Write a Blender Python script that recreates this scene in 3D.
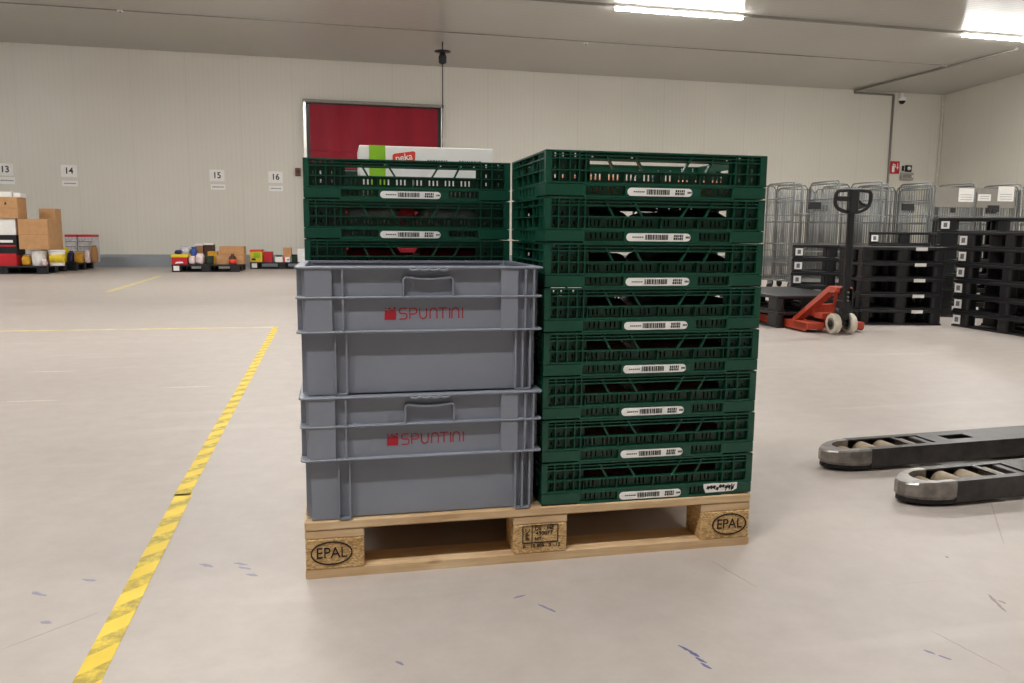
import bpy, bmesh, math, random
from mathutils import Vector, Matrix
random.seed(7)
PI = math.pi
SC = bpy.context.scene
for o in list(bpy.data.objects): bpy.data.objects.remove(o)
COL = SC.collection

# ------------------------------------------------------------------ camera
CAM_C = Vector((0.0988, -1.947, 0.8609)); YAW, PITCH, ROLL, FPX = 0.2123, -0.1366, 0.0089, 797.87
FW = Vector((math.sin(YAW)*math.cos(PITCH), math.cos(YAW)*math.cos(PITCH), math.sin(PITCH)))
R0 = Vector((math.cos(YAW), -math.sin(YAW), 0)); U0 = R0.cross(FW)
RT = R0*math.cos(ROLL) + U0*math.sin(ROLL); UP = -R0*math.sin(ROLL) + U0*math.cos(ROLL)
cam = bpy.data.cameras.new('camera'); co = bpy.data.objects.new('camera', cam); COL.objects.link(co)
cam.sensor_width = 36; cam.lens = 36*FPX/1024; cam.clip_end = 200; cam.clip_start = 0.02
m = Matrix((RT, UP, -FW)).transposed().to_4x4(); m.translation = CAM_C
co.matrix_world = m
SC.camera = co

# ------------------------------------------------------------------ exposure, world
SC.view_settings.view_transform = 'Standard'; SC.view_settings.look = 'None'
SC.view_settings.exposure = 0.09; SC.view_settings.gamma = 1.0; SC.view_settings.use_curve_mapping = False
w = bpy.data.worlds.new('world'); SC.world = w; w.use_nodes = True
w.node_tree.nodes['Background'].inputs[0].default_value = (0.6, 0.6, 0.6, 1)
w.node_tree.nodes['Background'].inputs[1].default_value = 0.1
LAMP_STRENGTH = 65.0; LAMP_POWER = 98.0

# ------------------------------------------------------------------ projection helpers (survey of the hall from the photograph)
def ray(x, y): return FW + RT*((x-512)/FPX) - UP*((y-341.5)/FPX)
def gp(x, y, z=0.0):
    d = ray(x, y); return CAM_C + d*((z-CAM_C.z)/d.z)
def at(x, y, Y):
    d = ray(x, y); return CAM_C + d*((Y-CAM_C.y)/d.y)
WD = Vector((0.99979, 0.02056, 0)); WN = Vector((-0.02056, 0.99979, 0)); WB = Vector((-4.79, 17.615, 0))
WYAW = math.atan2(WD.y, WD.x)
def onwall(x, y):
    d = ray(x, y); return CAM_C + d*((WB-CAM_C).dot(WN)/d.dot(WN))
ZC = 4.76

# ------------------------------------------------------------------ materials
def srgb(h):
    h = h.lstrip('#'); c = [int(h[i:i+2], 16)/255 for i in (0, 2, 4)]
    return tuple(((v+0.055)/1.055)**2.4 if v > 0.04045 else v/12.92 for v in c) + (1,)
class NT:
    def __init__(s, name):
        s.m = bpy.data.materials.new(name); s.m.use_nodes = True; s.t = s.m.node_tree
        s.b = s.t.nodes['Principled BSDF']; s._tc = None
    def n(s, typ, ins=None, **kw):
        nd = s.t.nodes.new(typ)
        for k, v in kw.items(): setattr(nd, k, v)
        for k, v in (ins or {}).items(): s.set(nd.inputs[k], v)
        return nd
    def set(s, sock, v):
        if isinstance(v, bpy.types.NodeSocket): s.t.links.new(v, sock)
        elif isinstance(v, bpy.types.Node): s.t.links.new(v.outputs[0], sock)
        else: sock.default_value = v
    def obj(s):
        if not s._tc: s._tc = s.t.nodes.new('ShaderNodeTexCoord')
        return s._tc.outputs['Object']
    def mapped(s, sc=(1, 1, 1), rot=(0, 0, 0)):
        return s.n('ShaderNodeMapping', {0: s.obj(), 'Scale': sc, 'Rotation': rot}).outputs[0]
    def noise(s, scale, detail=3, vec=None, rough=0.5):
        return s.n('ShaderNodeTexNoise', {'Vector': vec or s.obj(), 'Scale': scale, 'Detail': detail, 'Roughness': rough}).outputs[0]
    def ramp(s, fac, stops):
        r = s.n('ShaderNodeValToRGB', {0: fac}); e = r.color_ramp.elements
        while len(e) < len(stops): e.new(0.5)
        for el, (p, c) in zip(e, stops): el.position = p; el.color = c if len(c) == 4 else (*c, 1)
        return r.outputs[0]
    def mix(s, fac, a, b, mode='MIX'):
        nd = s.n('ShaderNodeMix', data_type='RGBA', blend_type=mode)
        s.set(nd.inputs[0], fac); s.set(nd.inputs[6], a); s.set(nd.inputs[7], b); return nd.outputs[2]
    def math(s, op, a, b=0.0, c=0.0, clamp=False):
        nd = s.n('ShaderNodeMath', operation=op, use_clamp=clamp); s.set(nd.inputs[0], a); s.set(nd.inputs[1], b); s.set(nd.inputs[2], c); return nd.outputs[0]
    def bump(s, h, strength=0.3, dist=0.01):
        nd = s.n('ShaderNodeBump', {'Height': h, 'Strength': strength, 'Distance': dist}); s.set(s.b.inputs['Normal'], nd.outputs[0])
    def fin(s, col=None, rough=None, metal=None, spec=None):
        if col is not None: s.set(s.b.inputs['Base Color'], col)
        if rough is not None: s.set(s.b.inputs['Roughness'], rough)
        if metal is not None: s.set(s.b.inputs['Metallic'], metal)
        if spec is not None: s.set(s.b.inputs['Specular IOR Level'], spec)
        return s.m
def mat(name, hexc, rough=0.5, metal=0.0, spec=0.5, var=0.12, scale=14.0, bump=0.0):
    t = NT(name); c = srgb(hexc); n = t.noise(scale, 4)
    d = tuple(v*(1-var) for v in c[:3]) + (1,); l = tuple(min(1, v*(1+var)) for v in c[:3]) + (1,)
    col = t.ramp(n, [(0.3, d), (0.7, l)])
    if bump: t.bump(t.noise(scale*9, 3), bump, 0.002)
    return t.fin(col, rough, metal, spec)
M = {}
def mk(k, *a, **kw): M[k] = mat(k, *a, **kw); return M[k]
mk('green', '#0d4735', 0.36, var=0.10, scale=9, bump=0.05)
mk('grey_plastic', '#848995', 0.38, var=0.05, scale=6, bump=0.04)
mk('black_plastic', '#1b1c1f', 0.42, var=0.18, scale=5, bump=0.1)
mk('black_metal', '#121214', 0.4, var=0.2)
mk('black_rubber', '#161617', 0.75)
mk('fork_steel', '#3a3736', 0.38, metal=0.45, var=0.35, scale=22, bump=0.05)
mk('worn_steel', '#8c8884', 0.35, metal=0.8, var=0.3, scale=30)
mk('zinc', '#8e9191', 0.34, metal=0.7, var=0.1)
mk('aluminium', '#c9c7c2', 0.3, metal=0.8, var=0.06)
mk('orange_paint', '#b4432a', 0.45, var=0.15, scale=20)
mk('white', '#f2f1ee', 0.5, var=0.03)
mk('paper', '#f4f3f0', 0.7, var=0.03)
mk('ink', '#1a1a1a', 0.7, var=0.05)
mk('grey_ink', '#77777c', 0.7, var=0.05)
mk('stamp_ink', '#2b1c12', 0.85, var=0.3, scale=300)
mk('red_print', '#a3162a', 0.55, var=0.08)
mk('logo_red', '#e0412c', 0.5, var=0.04)
mk('lime', '#8fc52c', 0.5, var=0.04)
mk('nylon', '#cfc6b6', 0.5, var=0.1, scale=30)
mk('tan_roller', '#94846c', 0.55, var=0.2, scale=40)
mk('card', '#c49668', 0.8, var=0.08, scale=10)
mk('card_dark', '#a87c50', 0.8, var=0.1, scale=10)
mk('brown_pack', '#6f3f33', 0.4, var=0.25, scale=25)
mk('dark_pack', '#33302f', 0.3, var=0.4, scale=25)
mk('orange_pack', '#b8704a', 0.5, var=0.2, scale=25)
mk('red', '#c3202c', 0.45, var=0.1)
mk('yellow', '#e6c726', 0.5, var=0.12)
mk('blue', '#2c4f9e', 0.5, var=0.1)
mk('navy', '#27295c', 0.5)
mk('ochre', '#d09a2c', 0.5, var=0.2)
mk('dark_brown', '#4a2c20', 0.6, var=0.15)
mk('dark_green', '#23382c', 0.5, var=0.2)
mk('pink_film', '#e3cfcf', 0.35, var=0.2, scale=18)
mk('silver_film', '#c9c7cb', 0.3, var=0.35, scale=16)
mk('kerb', '#8f959b', 0.6, var=0.05, scale=2)
mk('conduit', '#8b8780', 0.5, var=0.05)
mk('sign_red', '#c21f2b', 0.5, var=0.03)

def wall_mat(name, off):
    t = NT(name)
    sep = t.n('ShaderNodeSeparateXYZ', {0: t.obj()})
    x = sep.outputs[0]
    rib = t.math('SINE', t.math('MULTIPLY', x, 2*PI/0.105))
    fr = t.math('FRACT', t.math('ADD', t.math('DIVIDE', x, 1.15), off))
    joint = t.math('LESS_THAN', fr, 0.012)
    base = t.ramp(t.noise(0.5, 3), [(0.3, srgb('#dbd8cd')), (0.7, srgb('#e1ded4'))])
    ribn = t.math('MULTIPLY', t.math('LESS_THAN', rib, -0.93), 0.06)
    col = t.mix(ribn, base, srgb('#8a867c'))
    col = t.mix(t.math('MULTIPLY', joint, 0.12), col, srgb('#77736a'))
    h = t.math('SUBTRACT', t.math('MULTIPLY', rib, 0.5), t.math('MULTIPLY', joint, 3.0))
    t.bump(h, 0.25, 0.004)
    return t.fin(col, 0.42, 0, 0.4)
def ceiling_mat():
    t = NT('ceiling_sheet')
    sep = t.n('ShaderNodeSeparateXYZ', {0: t.obj()})
    y = sep.outputs[1]
    rib = t.math('SINE', t.math('MULTIPLY', y, 2*PI/0.09))
    col = t.ramp(t.noise(0.4, 2), [(0.3, srgb('#b7b5ae')), (0.7, srgb('#bdbbb4'))])
    t.bump(rib, 0.3, 0.006)
    return t.fin(col, 0.28, 0.0, 0.45)

def floor_mat(marks):
    t = NT('sealed_concrete')
    ob = t.obj()
    n1 = t.noise(0.55, 5, rough=0.6); n2 = t.noise(9, 6, rough=0.7)
    n3 = t.noise(1.0, 4, vec=t.mapped((0.5, 5, 1), (0, 0, 0.15)))
    c = t.ramp(n1, [(0.3, srgb('#b2a8a1')), (0.7, srgb('#c1b8b1'))])
    c = t.mix(0.35, c, t.ramp(n2, [(0.25, srgb('#a59b94')), (0.75, srgb('#cbc3bc'))]))
    c = t.mix(t.math('MULTIPLY', t.ramp(n3, [(0.6, (0, 0, 0)), (0.72, (1, 1, 1))]), 0.25), c, srgb('#ddd5cc'))
    # fine hair scratches
    for rot, sc in ((0.5, 1.0), (-0.6, 0.8), (1.3, 1.2)):
        s = t.noise(1.0, 2, vec=t.mapped((0.9*sc, 60*sc, 1), (0, 0, rot)))
        c = t.mix(t.math('MULTIPLY', t.ramp(s, [(0.73, (0, 0, 0)), (0.78, (1, 1, 1))]), 0.18), c, srgb('#8b7f76'))
    wob = t.noise(60, 2)
    for (a, b, hw, hexc, alpha) in marks:
        a = Vector(a); b = Vector(b); cc = (a+b)/2; d = (b-a); hl = d.length/2; d.normalize(); nn = Vector((-d.y, d.x, 0))
        v = t.n('ShaderNodeVectorMath', {0: ob, 1: tuple(cc)}, operation='SUBTRACT').outputs[0]
        u1 = t.n('ShaderNodeVectorMath', {0: v, 1: tuple(d/hl)}, operation='DOT_PRODUCT').outputs['Value']
        u2 = t.n('ShaderNodeVectorMath', {0: v, 1: tuple(nn/hw)}, operation='DOT_PRODUCT').outputs['Value']
        u2 = t.math('ADD', u2, t.math('MULTIPLY', t.math('SUBTRACT', wob, 0.5), 2.4))
        q = t.math('ADD', t.math('MULTIPLY', u1, u1), t.math('MULTIPLY', u2, u2))
        k = t.math('MULTIPLY', t.math('LESS_THAN', q, 1.0), alpha)
        c = t.mix(k, c, srgb(hexc))
    t.bump(n2, 0.04, 0.003)
    r = t.ramp(n1, [(0.3, (0.36,)*3), (0.7, (0.48,)*3)])
    return t.fin(c, r, 0, 0.35)
def wood_mat(name, c1, c2, c3):
    t = NT(name)
    g = t.noise(3.0, 6, vec=t.mapped((1.5, 22, 22)), rough=0.65)
    g2 = t.noise(2.0, 3, vec=t.mapped((2.2, 4, 4)))
    c = t.ramp(g, [(0.25, srgb(c1)), (0.5, srgb(c2)), (0.75, srgb(c3))])
    c = t.mix(0.45, c, t.ramp(g2, [(0.3, srgb(c1)), (0.7, srgb(c3))]))
    kn = t.noise(5, 2, vec=t.mapped((1, 2, 2)))
    c = t.mix(t.math('MULTIPLY', t.ramp(kn, [(0.70, (0, 0, 0)), (0.76, (1, 1, 1))]), 0.5), c, srgb('#7a4f2b'))
    t.bump(g, 0.3, 0.002)
    return t.fin(c, 0.75, 0, 0.25)
M['wood'] = wood_mat('pallet_wood', '#a8835c', '#d0ae84', '#e8d3ae')
M['wood_dark'] = wood_mat('pallet_wood_inner', '#8d6a45', '#b08a5c', '#c7a273')
def chip_mat():
    t = NT('chipboard')
    v = t.n('ShaderNodeTexVoronoi', {'Vector': t.mapped((1, 1, 2.2)), 'Scale': 150.0})
    c = t.ramp(v.outputs['Color'], [(0.15, srgb('#9a7448')), (0.5, srgb('#cba672')), (0.85, srgb('#e6cb9a'))])
    c = t.mix(0.35, c, t.ramp(t.noise(18, 4), [(0.3, srgb('#a8804f')), (0.7, srgb('#dfc08c'))]))
    t.bump(v.outputs[0], 0.3, 0.002)
    return t.fin(c, 0.85, 0, 0.2)
M['chip'] = chip_mat()
def tape_mat():
    t = NT('hazard_tape')
    sep = t.n('ShaderNodeSeparateXYZ', {0: t.obj()})
    s = t.math('FRACT', t.math('DIVIDE', t.math('ADD', sep.outputs[1], t.math('MULTIPLY', sep.outputs[0], -1.0)), 0.145))
    band = t.math('LESS_THAN', s, 0.5)
    wear = t.ramp(t.noise(26, 5, rough=0.7), [(0.34, (0, 0, 0)), (0.6, (1, 1, 1))])
    k = t.math('MULTIPLY', t.math('MULTIPLY', band, wear), 0.75)
    c = t.mix(k, t.ramp(t.noise(8, 3), [(0.3, srgb('#e2c22e')), (0.7, srgb('#f2d648'))]), srgb('#8d7a33'))
    return t.fin(c, 0.5, 0, 0.4)
M['tape'] = tape_mat()
mk('thin_tape', '#ddcf92', 0.55, var=0.2, scale=6)
def curtain_mat():
    t = NT('red_curtain')
    n = t.noise(1.0, 4, vec=t.mapped((3.2, 1, 0.25)))
    c = t.ramp(n, [(0.3, srgb('#8a0f24')), (0.7, srgb('#9c152b'))])
    t.bump(n, 0.5, 0.05)
    return t.fin(c, 0.5, 0, 0.25)
M['curtain'] = curtain_mat()
def emit_mat(strength):
    t = NT('lamp_diffuser')
    t.set(t.b.inputs['Emission Color'], (1.0, 0.982, 0.95, 1)); t.set(t.b.inputs['Emission Strength'], strength)
    return t.fin((0.9, 0.9, 0.9, 1), 0.5)
M['lamp'] = emit_mat(LAMP_STRENGTH)

# ------------------------------------------------------------------ mesh builder
class MB:
    def __init__(s): s.bm = bmesh.new()
    def verts(s, ps): return [s.bm.verts.new(p) for p in ps]
    def face(s, vs):
        try: return s.bm.faces.new(vs)
        except ValueError: return None
    def box(s, x0, x1, y0, y1, z0, z1, r=0.0, seg=2, mtx=None):
        b = bmesh.new()
        v = [b.verts.new((x, y, z)) for x in (x0, x1) for y in (y0, y1) for z in (z0, z1)]
        for f in ((0, 1, 3, 2), (4, 6, 7, 5), (0, 4, 5, 1), (2, 3, 7, 6), (0, 2, 6, 4), (1, 5, 7, 3)): b.faces.new([v[i] for i in f])
        if r: bmesh.ops.bevel(b, geom=list(b.edges), offset=r, segments=seg, affect='EDGES', profile=0.5)
        s.merge(b, mtx); return s
    def merge(s, b, mtx=None):
        if mtx is not None: bmesh.ops.transform(b, matrix=mtx, verts=b.verts)
        mp = {v: s.bm.verts.new(v.co) for v in b.verts}
        for f in b.faces:
            nf = s.face([mp[v] for v in f.verts])
            if nf: nf.smooth = f.smooth
        b.free()
    def prism(s, poly, axis, a0, a1, mtx=None):
        # poly: 2-D points; axis: extrusion axis. mapping: x->(y,z), y->(x,z), z->(x,y)
        def p3(q, a): return {'x': (a, q[0], q[1]), 'y': (q[0], a, q[1]), 'z': (q[0], q[1], a)}[axis]
        b = bmesh.new()
        v0 = [b.verts.new(p3(q, a0)) for q in poly]; v1 = [b.verts.new(p3(q, a1)) for q in poly]
        n = len(poly); b.faces.new(v0); b.faces.new(v1[::-1])
        for i in range(n): b.faces.new((v0[i], v0[(i+1) % n], v1[(i+1) % n], v1[i]))
        s.merge(b, mtx); return s
    def panel(s, axis, u0, u1, v0, v1, holes, t0, t1):
        # slab with rectangular holes as one clean shell.  axis 'y': (u,v)=(x,z); 'x': (y,z); 'z': (x,y)
        us = sorted({u0, u1} | {max(u0, min(u1, a)) for h in holes for a in h[:2]}); vs = sorted({v0, v1} | {max(v0, min(v1, a)) for h in holes for a in h[2:]})
        def solid(i, j):
            if i < 0 or j < 0 or i >= len(us)-1 or j >= len(vs)-1: return False
            cu, cv = (us[i]+us[i+1])/2, (vs[j]+vs[j+1])/2
            return not any(h[0] < cu < h[1] and h[2] < cv < h[3] for h in holes)
        def p3(u, v, t): return {'x': (t, u, v), 'y': (u, t, v), 'z': (u, v, t)}[axis]
        cache = {}
        def V(i, j, k):
            if (i, j, k) not in cache: cache[(i, j, k)] = s.bm.verts.new(p3(us[i], vs[j], (t0, t1)[k]))
            return cache[(i, j, k)]
        for i in range(len(us)-1):
            for j in range(len(vs)-1):
                if not solid(i, j): continue
                s.face((V(i, j, 0), V(i+1, j, 0), V(i+1, j+1, 0), V(i, j+1, 0)))
                s.face((V(i, j, 1), V(i, j+1, 1), V(i+1, j+1, 1), V(i+1, j, 1)))
                if not solid(i-1, j): s.face((V(i, j, 0), V(i, j+1, 0), V(i, j+1, 1), V(i, j, 1)))
                if not solid(i+1, j): s.face((V(i+1, j, 0), V(i+1, j, 1), V(i+1, j+1, 1), V(i+1, j+1, 0)))
                if not solid(i, j-1): s.face((V(i, j, 0), V(i, j, 1), V(i+1, j, 1), V(i+1, j, 0)))
                if not solid(i, j+1): s.face((V(i, j+1, 0), V(i+1, j+1, 0), V(i+1, j+1, 1), V(i, j+1, 1)))
        return s
    def cyl(s, p0, p1, r0, r1=None, seg=20, smooth=True):
        r1 = r0 if r1 is None else r1
        p0 = Vector(p0); p1 = Vector(p1); d = (p1-p0).normalized()
        a = d.orthogonal().normalized(); c = d.cross(a)
        va = s.verts([p0 + (a*math.cos(t)+c*math.sin(t))*r0 for t in [2*PI*i/seg for i in range(seg)]])
        vb = s.verts([p1 + (a*math.cos(t)+c*math.sin(t))*r1 for t in [2*PI*i/seg for i in range(seg)]])
        s.face(va[::-1]); s.face(vb)
        for i in range(seg):
            f = s.face((va[i], va[(i+1) % seg], vb[(i+1) % seg], vb[i]))
            if f: f.smooth = smooth
        return s
    def tube(s, pts, r, seg=8, closed=False):
        pts = [Vector(p) for p in pts]; n = len(pts); rings = []
        ref = None
        for i in range(n):
            if closed: d = pts[(i+1) % n]-pts[i-1]
            else: d = pts[min(i+1, n-1)]-pts[max(i-1, 0)]
            d.normalize()
            if ref is None: ref = d.orthogonal().normalized()
            ref = (ref - d*ref.dot(d)).normalized(); c = d.cross(ref)
            rings.append(s.verts([pts[i]+(ref*math.cos(2*PI*k/seg)+c*math.sin(2*PI*k/seg))*r for k in range(seg)]))
        for i in range(n if closed else n-1):
            A, B = rings[i], rings[(i+1) % n]
            for k in range(seg):
                f = s.face((A[k], A[(k+1) % seg], B[(k+1) % seg], B[k]))
                if f: f.smooth = True
        if not closed: s.face(rings[0][::-1]); s.face(rings[-1])
        return s
    def lathe(s, prof, c=(0, 0, 0), axis='z', seg=24):
        c = Vector(c); rings = []
        for r, h in prof:
            if r < 1e-6: r = 1e-5
            ring = []
            for k in range(seg):
                a = 2*PI*k/seg; u, v = r*math.cos(a), r*math.sin(a)
                ring.append(c+Vector({'z': (u, v, h), 'x': (h, u, v), 'y': (u, h, v)}[axis]))
            rings.append(s.verts(ring))
        for A, B in zip(rings, rings[1:]):
            for k in range(seg):
                f = s.face((A[k], A[(k+1) % seg], B[(k+1) % seg], B[k]))
                if f: f.smooth = True
        s.face(rings[0][::-1]); s.face(rings[-1]); return s
    def ribbon(s, pts, wd, axis='y', t0=0.0, t1=0.0005, closed=False):
        # flat stroke through 2-D points, thickness t0..t1 along axis
        P = [Vector(p).to_2d() for p in pts]; n = len(P); L = []
        for i in range(n):
            d = (P[(i+1) % n]-P[i-1]) if closed else (P[min(i+1, n-1)]-P[max(i-1, 0)])
            d.normalize(); nn = Vector((-d.y, d.x))*wd/2; L.append((P[i]+nn, P[i]-nn))
        def p3(q, a): return {'x': (a, q[0], q[1]), 'y': (q[0], a, q[1]), 'z': (q[0], q[1], a)}[axis]
        vs = [[s.bm.verts.new(p3(q, a)) for q in e for a in (t0, t1)] for e in L]
        for i in range(n if closed else n-1):
            A, B = vs[i], vs[(i+1) % n]
            for k, l in ((0, 2), (3, 1), (1, 0), (2, 3)): s.face((A[k], A[l], B[l], B[k]))
        if not closed: s.face((vs[0][0], vs[0][1], vs[0][3], vs[0][2])); s.face((vs[-1][0], vs[-1][2], vs[-1][3], vs[-1][1]))
        return s
    def build(s, name, material, parent=None, loc=None, rz=None):
        bmesh.ops.recalc_face_normals(s.bm, faces=s.bm.faces)
        me = bpy.data.meshes.new(name); s.bm.to_mesh(me); s.bm.free(); me.materials.append(material)
        o = bpy.data.objects.new(name, me); COL.objects.link(o)
        if parent: o.parent = parent
        if loc is not None: o.location = loc
        if rz is not None: o.rotation_euler.z = rz
        return o
def arc(cx, cy, r, a0, a1, n=8): return [(cx+r*math.cos(a0+(a1-a0)*i/n), cy+r*math.sin(a0+(a1-a0)*i/n)) for i in range(n+1)]
def rrect(x0, x1, y0, y1, r, n=5):
    return arc(x1-r, y1-r, r, 0, PI/2, n)+arc(x0+r, y1-r, r, PI/2, PI, n)+arc(x0+r, y0+r, r, PI, 1.5*PI, n)+arc(x1-r, y0+r, r, 1.5*PI, 2*PI, n)
def tag(o, label, cat, group=None, kind=None):
    o['label'] = label; o['category'] = cat
    if group: o['group'] = group
    if kind: o['kind'] = kind
    return o
def thing(name, label, cat, loc=(0, 0, 0), rz=0.0, group=None):
    o = bpy.data.objects.new(name, None); COL.objects.link(o); o.location = loc; o.rotation_euler.z = rz; o.empty_display_size = 0.1
    return tag(o, label, cat, group)
def struct(o, label=None, cat=None):
    o['kind'] = 'structure'
    if label: o['label'] = label
    if cat: o['category'] = cat
    return o
def copy_tree(o, parent=None):
    c = o.copy(); COL.objects.link(c)
    if parent: c.parent = parent
    for ch in list(o.children): copy_tree(ch, c)
    return c
def text_part(name, body, size, material, parent, loc, rot=(PI/2, 0, 0), ext=0.0004, sx=1.0, bold=0.0):
    cu = bpy.data.curves.new(name, 'FONT'); cu.body = body; cu.size = size; cu.extrude = ext; cu.align_x = 'CENTER'; cu.align_y = 'CENTER'; cu.offset = bold
    t = bpy.data.objects.new(name+'_tmp', cu); COL.objects.link(t)
    bpy.context.view_layer.update()
    me = bpy.data.meshes.new_from_object(t.evaluated_get(bpy.context.evaluated_depsgraph_get()))
    bpy.data.objects.remove(t); bpy.data.curves.remove(cu)
    me.materials.clear(); me.materials.append(material)
    o = bpy.data.objects.new(name, me); COL.objects.link(o); o.parent = parent; o.location = loc; o.rotation_euler = rot; o.scale = (sx, 1, 1)
    return o

# ================================================================== THE HALL
MARKS = []
def mk_mark(x0, y0, x1, y1, hw, hexc, al): MARKS.append((gp(x0, y0), gp(x1, y1), hw, hexc, al))
for q in ((678, 645, 692, 652), (688, 651, 700, 657), (695, 657, 707, 663), (700, 663, 712, 669)): mk_mark(*q, 0.004, '#3f4a86', 0.85)
for q in ((923, 650, 936, 654), (938, 655, 952, 660)): mk_mark(*q, 0.004, '#4a5388', 0.75)
for q in ((200, 564, 214, 567), (234, 563, 248, 565), (238, 567, 252, 569), (246, 574, 258, 576), (82, 579, 96, 581), (32, 592, 46, 596), (40, 622, 52, 623)): mk_mark(*q, 0.006, '#6d7196', 0.6)
for q in ((396, 661, 404, 665), (513, 598, 526, 595), (538, 604, 556, 612)): mk_mark(*q, 0.004, '#53598c', 0.7)
for q in ((1006, 604, 998, 600), (946, 556, 948, 558), (988, 594, 1006, 612)): mk_mark(*q, 0.004, '#5b5052', 0.6)
for q in ((710, 560, 758, 588), (0, 650, 100, 612), (930, 630, 1010, 672), (990, 500, 1004, 545)): mk_mark(*q, 0.0025, '#8d8078', 0.5)
for q in ((160, 388, 216, 386), (0, 402, 60, 400), (20, 372, 80, 371)): mk_mark(*q, 0.012, '#e6dfd8', 0.45)
X0, X1, Y0 = -21.0, 16.72, -16.0
f = MB().box(-24, 24, -18, 22, -0.1, 0).build('floor', floor_mat(MARKS)); struct(f)
c = MB().box(-24, 24, -18, 22, ZC, ZC+0.1).build('ceiling', ceiling_mat(), None); struct(c)
WMAT = wall_mat('wall_panels', 0.62); DMAT = mat('plain_grey_wall', '#86847f', 0.6, var=0.05, scale=2)
o = MB().box(-22, 24, 0, 0.15, 0, ZC).build('wall_back', WMAT, None, WB, WYAW); struct(o)
crn = onwall(944, 95); crn.z = 0
rwd = Vector((-0.1315, -0.9913, 0)); rw = math.atan2(rwd.y, rwd.x)
o = MB().box(-4, 38, 0, 0.15, 0, ZC).build('wall_right', wall_mat('wall_panels_right', 0.2), None, crn, rw); struct(o)
o = MB().box(-20, 20, 0, 0.15, 0, ZC).build('wall_left', DMAT, None, (-20.5, 2, 0), PI/2); struct(o)
o = MB().box(-25, 25, -0.15, 0, 0, ZC).build('wall_front', DMAT, None, (0, -8.5, 0), 0); struct(o)
mb = MB().prism([(-0.12, 0), (0, 0), (0, 0.28), (-0.05, 0.28), (-0.12, 0.22)], 'x', -16, 21.3)
struct(mb.build('baseboard_back', M['kerb'], None, WB, WYAW))
# corner trim and the long ceiling joint with its clips
struct(MB().box(-0.05, 0.0, -0.05, 0.0, 0, ZC).build('trim_1', mat('corner_trim', '#d9d4c8', 0.45), None, crn+Vector((-0.02, -0.02, 0)), WYAW))
a, b = gp(0, 2, ZC), gp(945, 65, ZC)
d = (b-a).normalized(); a2 = a-d*10; b2 = b
struct(MB().box(0, (b2-a2).length, -0.012, 0.012, -0.014, 0).build('trim_2', M['conduit'], None, a2, math.atan2(d.y, d.x)))
for (px, py, where) in ((120, 9.5, 'above the left goods pallets'), (586, 42, 'above the green crate stack'), (945, 65, 'where the ceiling conduit turns')):
    q = gp(px, py, ZC)
    t = thing('ceiling_bracket', 'small white bracket on the ceiling joint %s' % where, 'bracket', q, 0, 'brackets on the ceiling joint')
    MB().lathe([(0.055, -0.03), (0.055, -0.016), (0.03, -0.014)], seg=16).build('cap', M['white'], t)
    MB().cyl((0, 0, -0.06), (0, 0, -0.028), 0.012, seg=10).build('bolt', M['zinc'], t)
# ------------------------------------------------ red roller door in the back wall
dl, dr = onwall(305, 103.5), onwall(441, 108.5)
dw = (dr-dl).length; dz = 3.78
base = Vector((dl.x, dl.y, 0))-WN*0.02
door = bpy.data.objects.new('door_1', None); COL.objects.link(door); door.location = base; door.rotation_euler.z = WYAW; struct(door, 'red curtain roller door in a bright metal frame on the back wall', 'door')
mb = MB(); n = 90; mm = 26; g = []
for j in range(mm+1):
    row = []
    for i in range(n+1):
        x = 0.10+(dw-0.2)*i/n; z = 0.02+(dz-0.05)*j/mm
        wv = 0.012*math.sin(x*9+1.5*math.sin(z*1.2))*math.exp(-((x-0.9)/0.9)**2)*min(1, z/2.5)
        wv += 0.008*math.sin(z*2*PI/0.9)
        row.append(mb.bm.verts.new((x, -0.05+wv, z)))
    g.append(row)
for j in range(mm):
    for i in range(n):
        fa = mb.face((g[j][i], g[j][i+1], g[j+1][i+1], g[j+1][i])); fa.smooth = True
mb.build('curtain', M['curtain'], door)
MB().box(0, dw, -0.02, 0.03, 0, dz).build('opening_panel', M['black_metal'], door)
MB().box(-0.05, 0.02, -0.13, 0.02, 0, dz, 0.006).build('side_rail', M['aluminium'], door)
MB().box(dw-0.02, dw+0.05, -0.13, 0.02, 0, dz, 0.006).build('side_rail', M['aluminium'], door)
MB().box(-0.05, dw+0.05, -0.13, 0.02, dz, dz+0.07, 0.006).build('head_rail', M['conduit'], door)
for z in (0.9, 1.8, 2.7): MB().box(0.08, dw-0.08, -0.075, -0.06, z-0.012, z+0.012, 0.004).build('batten', M['curtain'], door)
# pull cord hanging from the ceiling in front of the door
q = gp(442.5, 42, ZC)
t = thing('pull_cord', 'long dark pull cord hanging from a ceiling disc before the red door', 'cord', (q.x, q.y, ZC))
MB().cyl((0, 0, -0.20), (0, 0, 0), 0.012, seg=10).build('rod', M['black_metal'], t)
MB().lathe([(0.05, -0.21), (0.17, -0.2), (0.17, -0.185), (0.03, -0.17)], seg=24).build('disc', M['black_metal'], t)
MB().lathe([(0.02, -0.45), (0.08, -0.42), (0.085, -0.3), (0.05, -0.21)], seg=18).build('switch_housing', M['black_plastic'], t)
MB().cyl((0, 0, -3.3), (0, 0, -0.44), 0.011, seg=8).build('cord', M['black_metal'], t)
MB().lathe([(0.012, -3.44), (0.035, -3.42), (0.03, -3.34), (0.012, -3.29)], seg=14).build('grip', M['sign_red'], t)
q = onwall(298, 172)
t = thing('wall_switch', 'small brown push button box on the back wall left of the red door', 'switch', q-WN*0.002, WYAW)
MB().box(-0.06, 0.06, -0.07, 0, -0.09, 0.09, 0.01).build('housing', mat('switch_brown', '#6b3a2a', 0.5), t)
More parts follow.
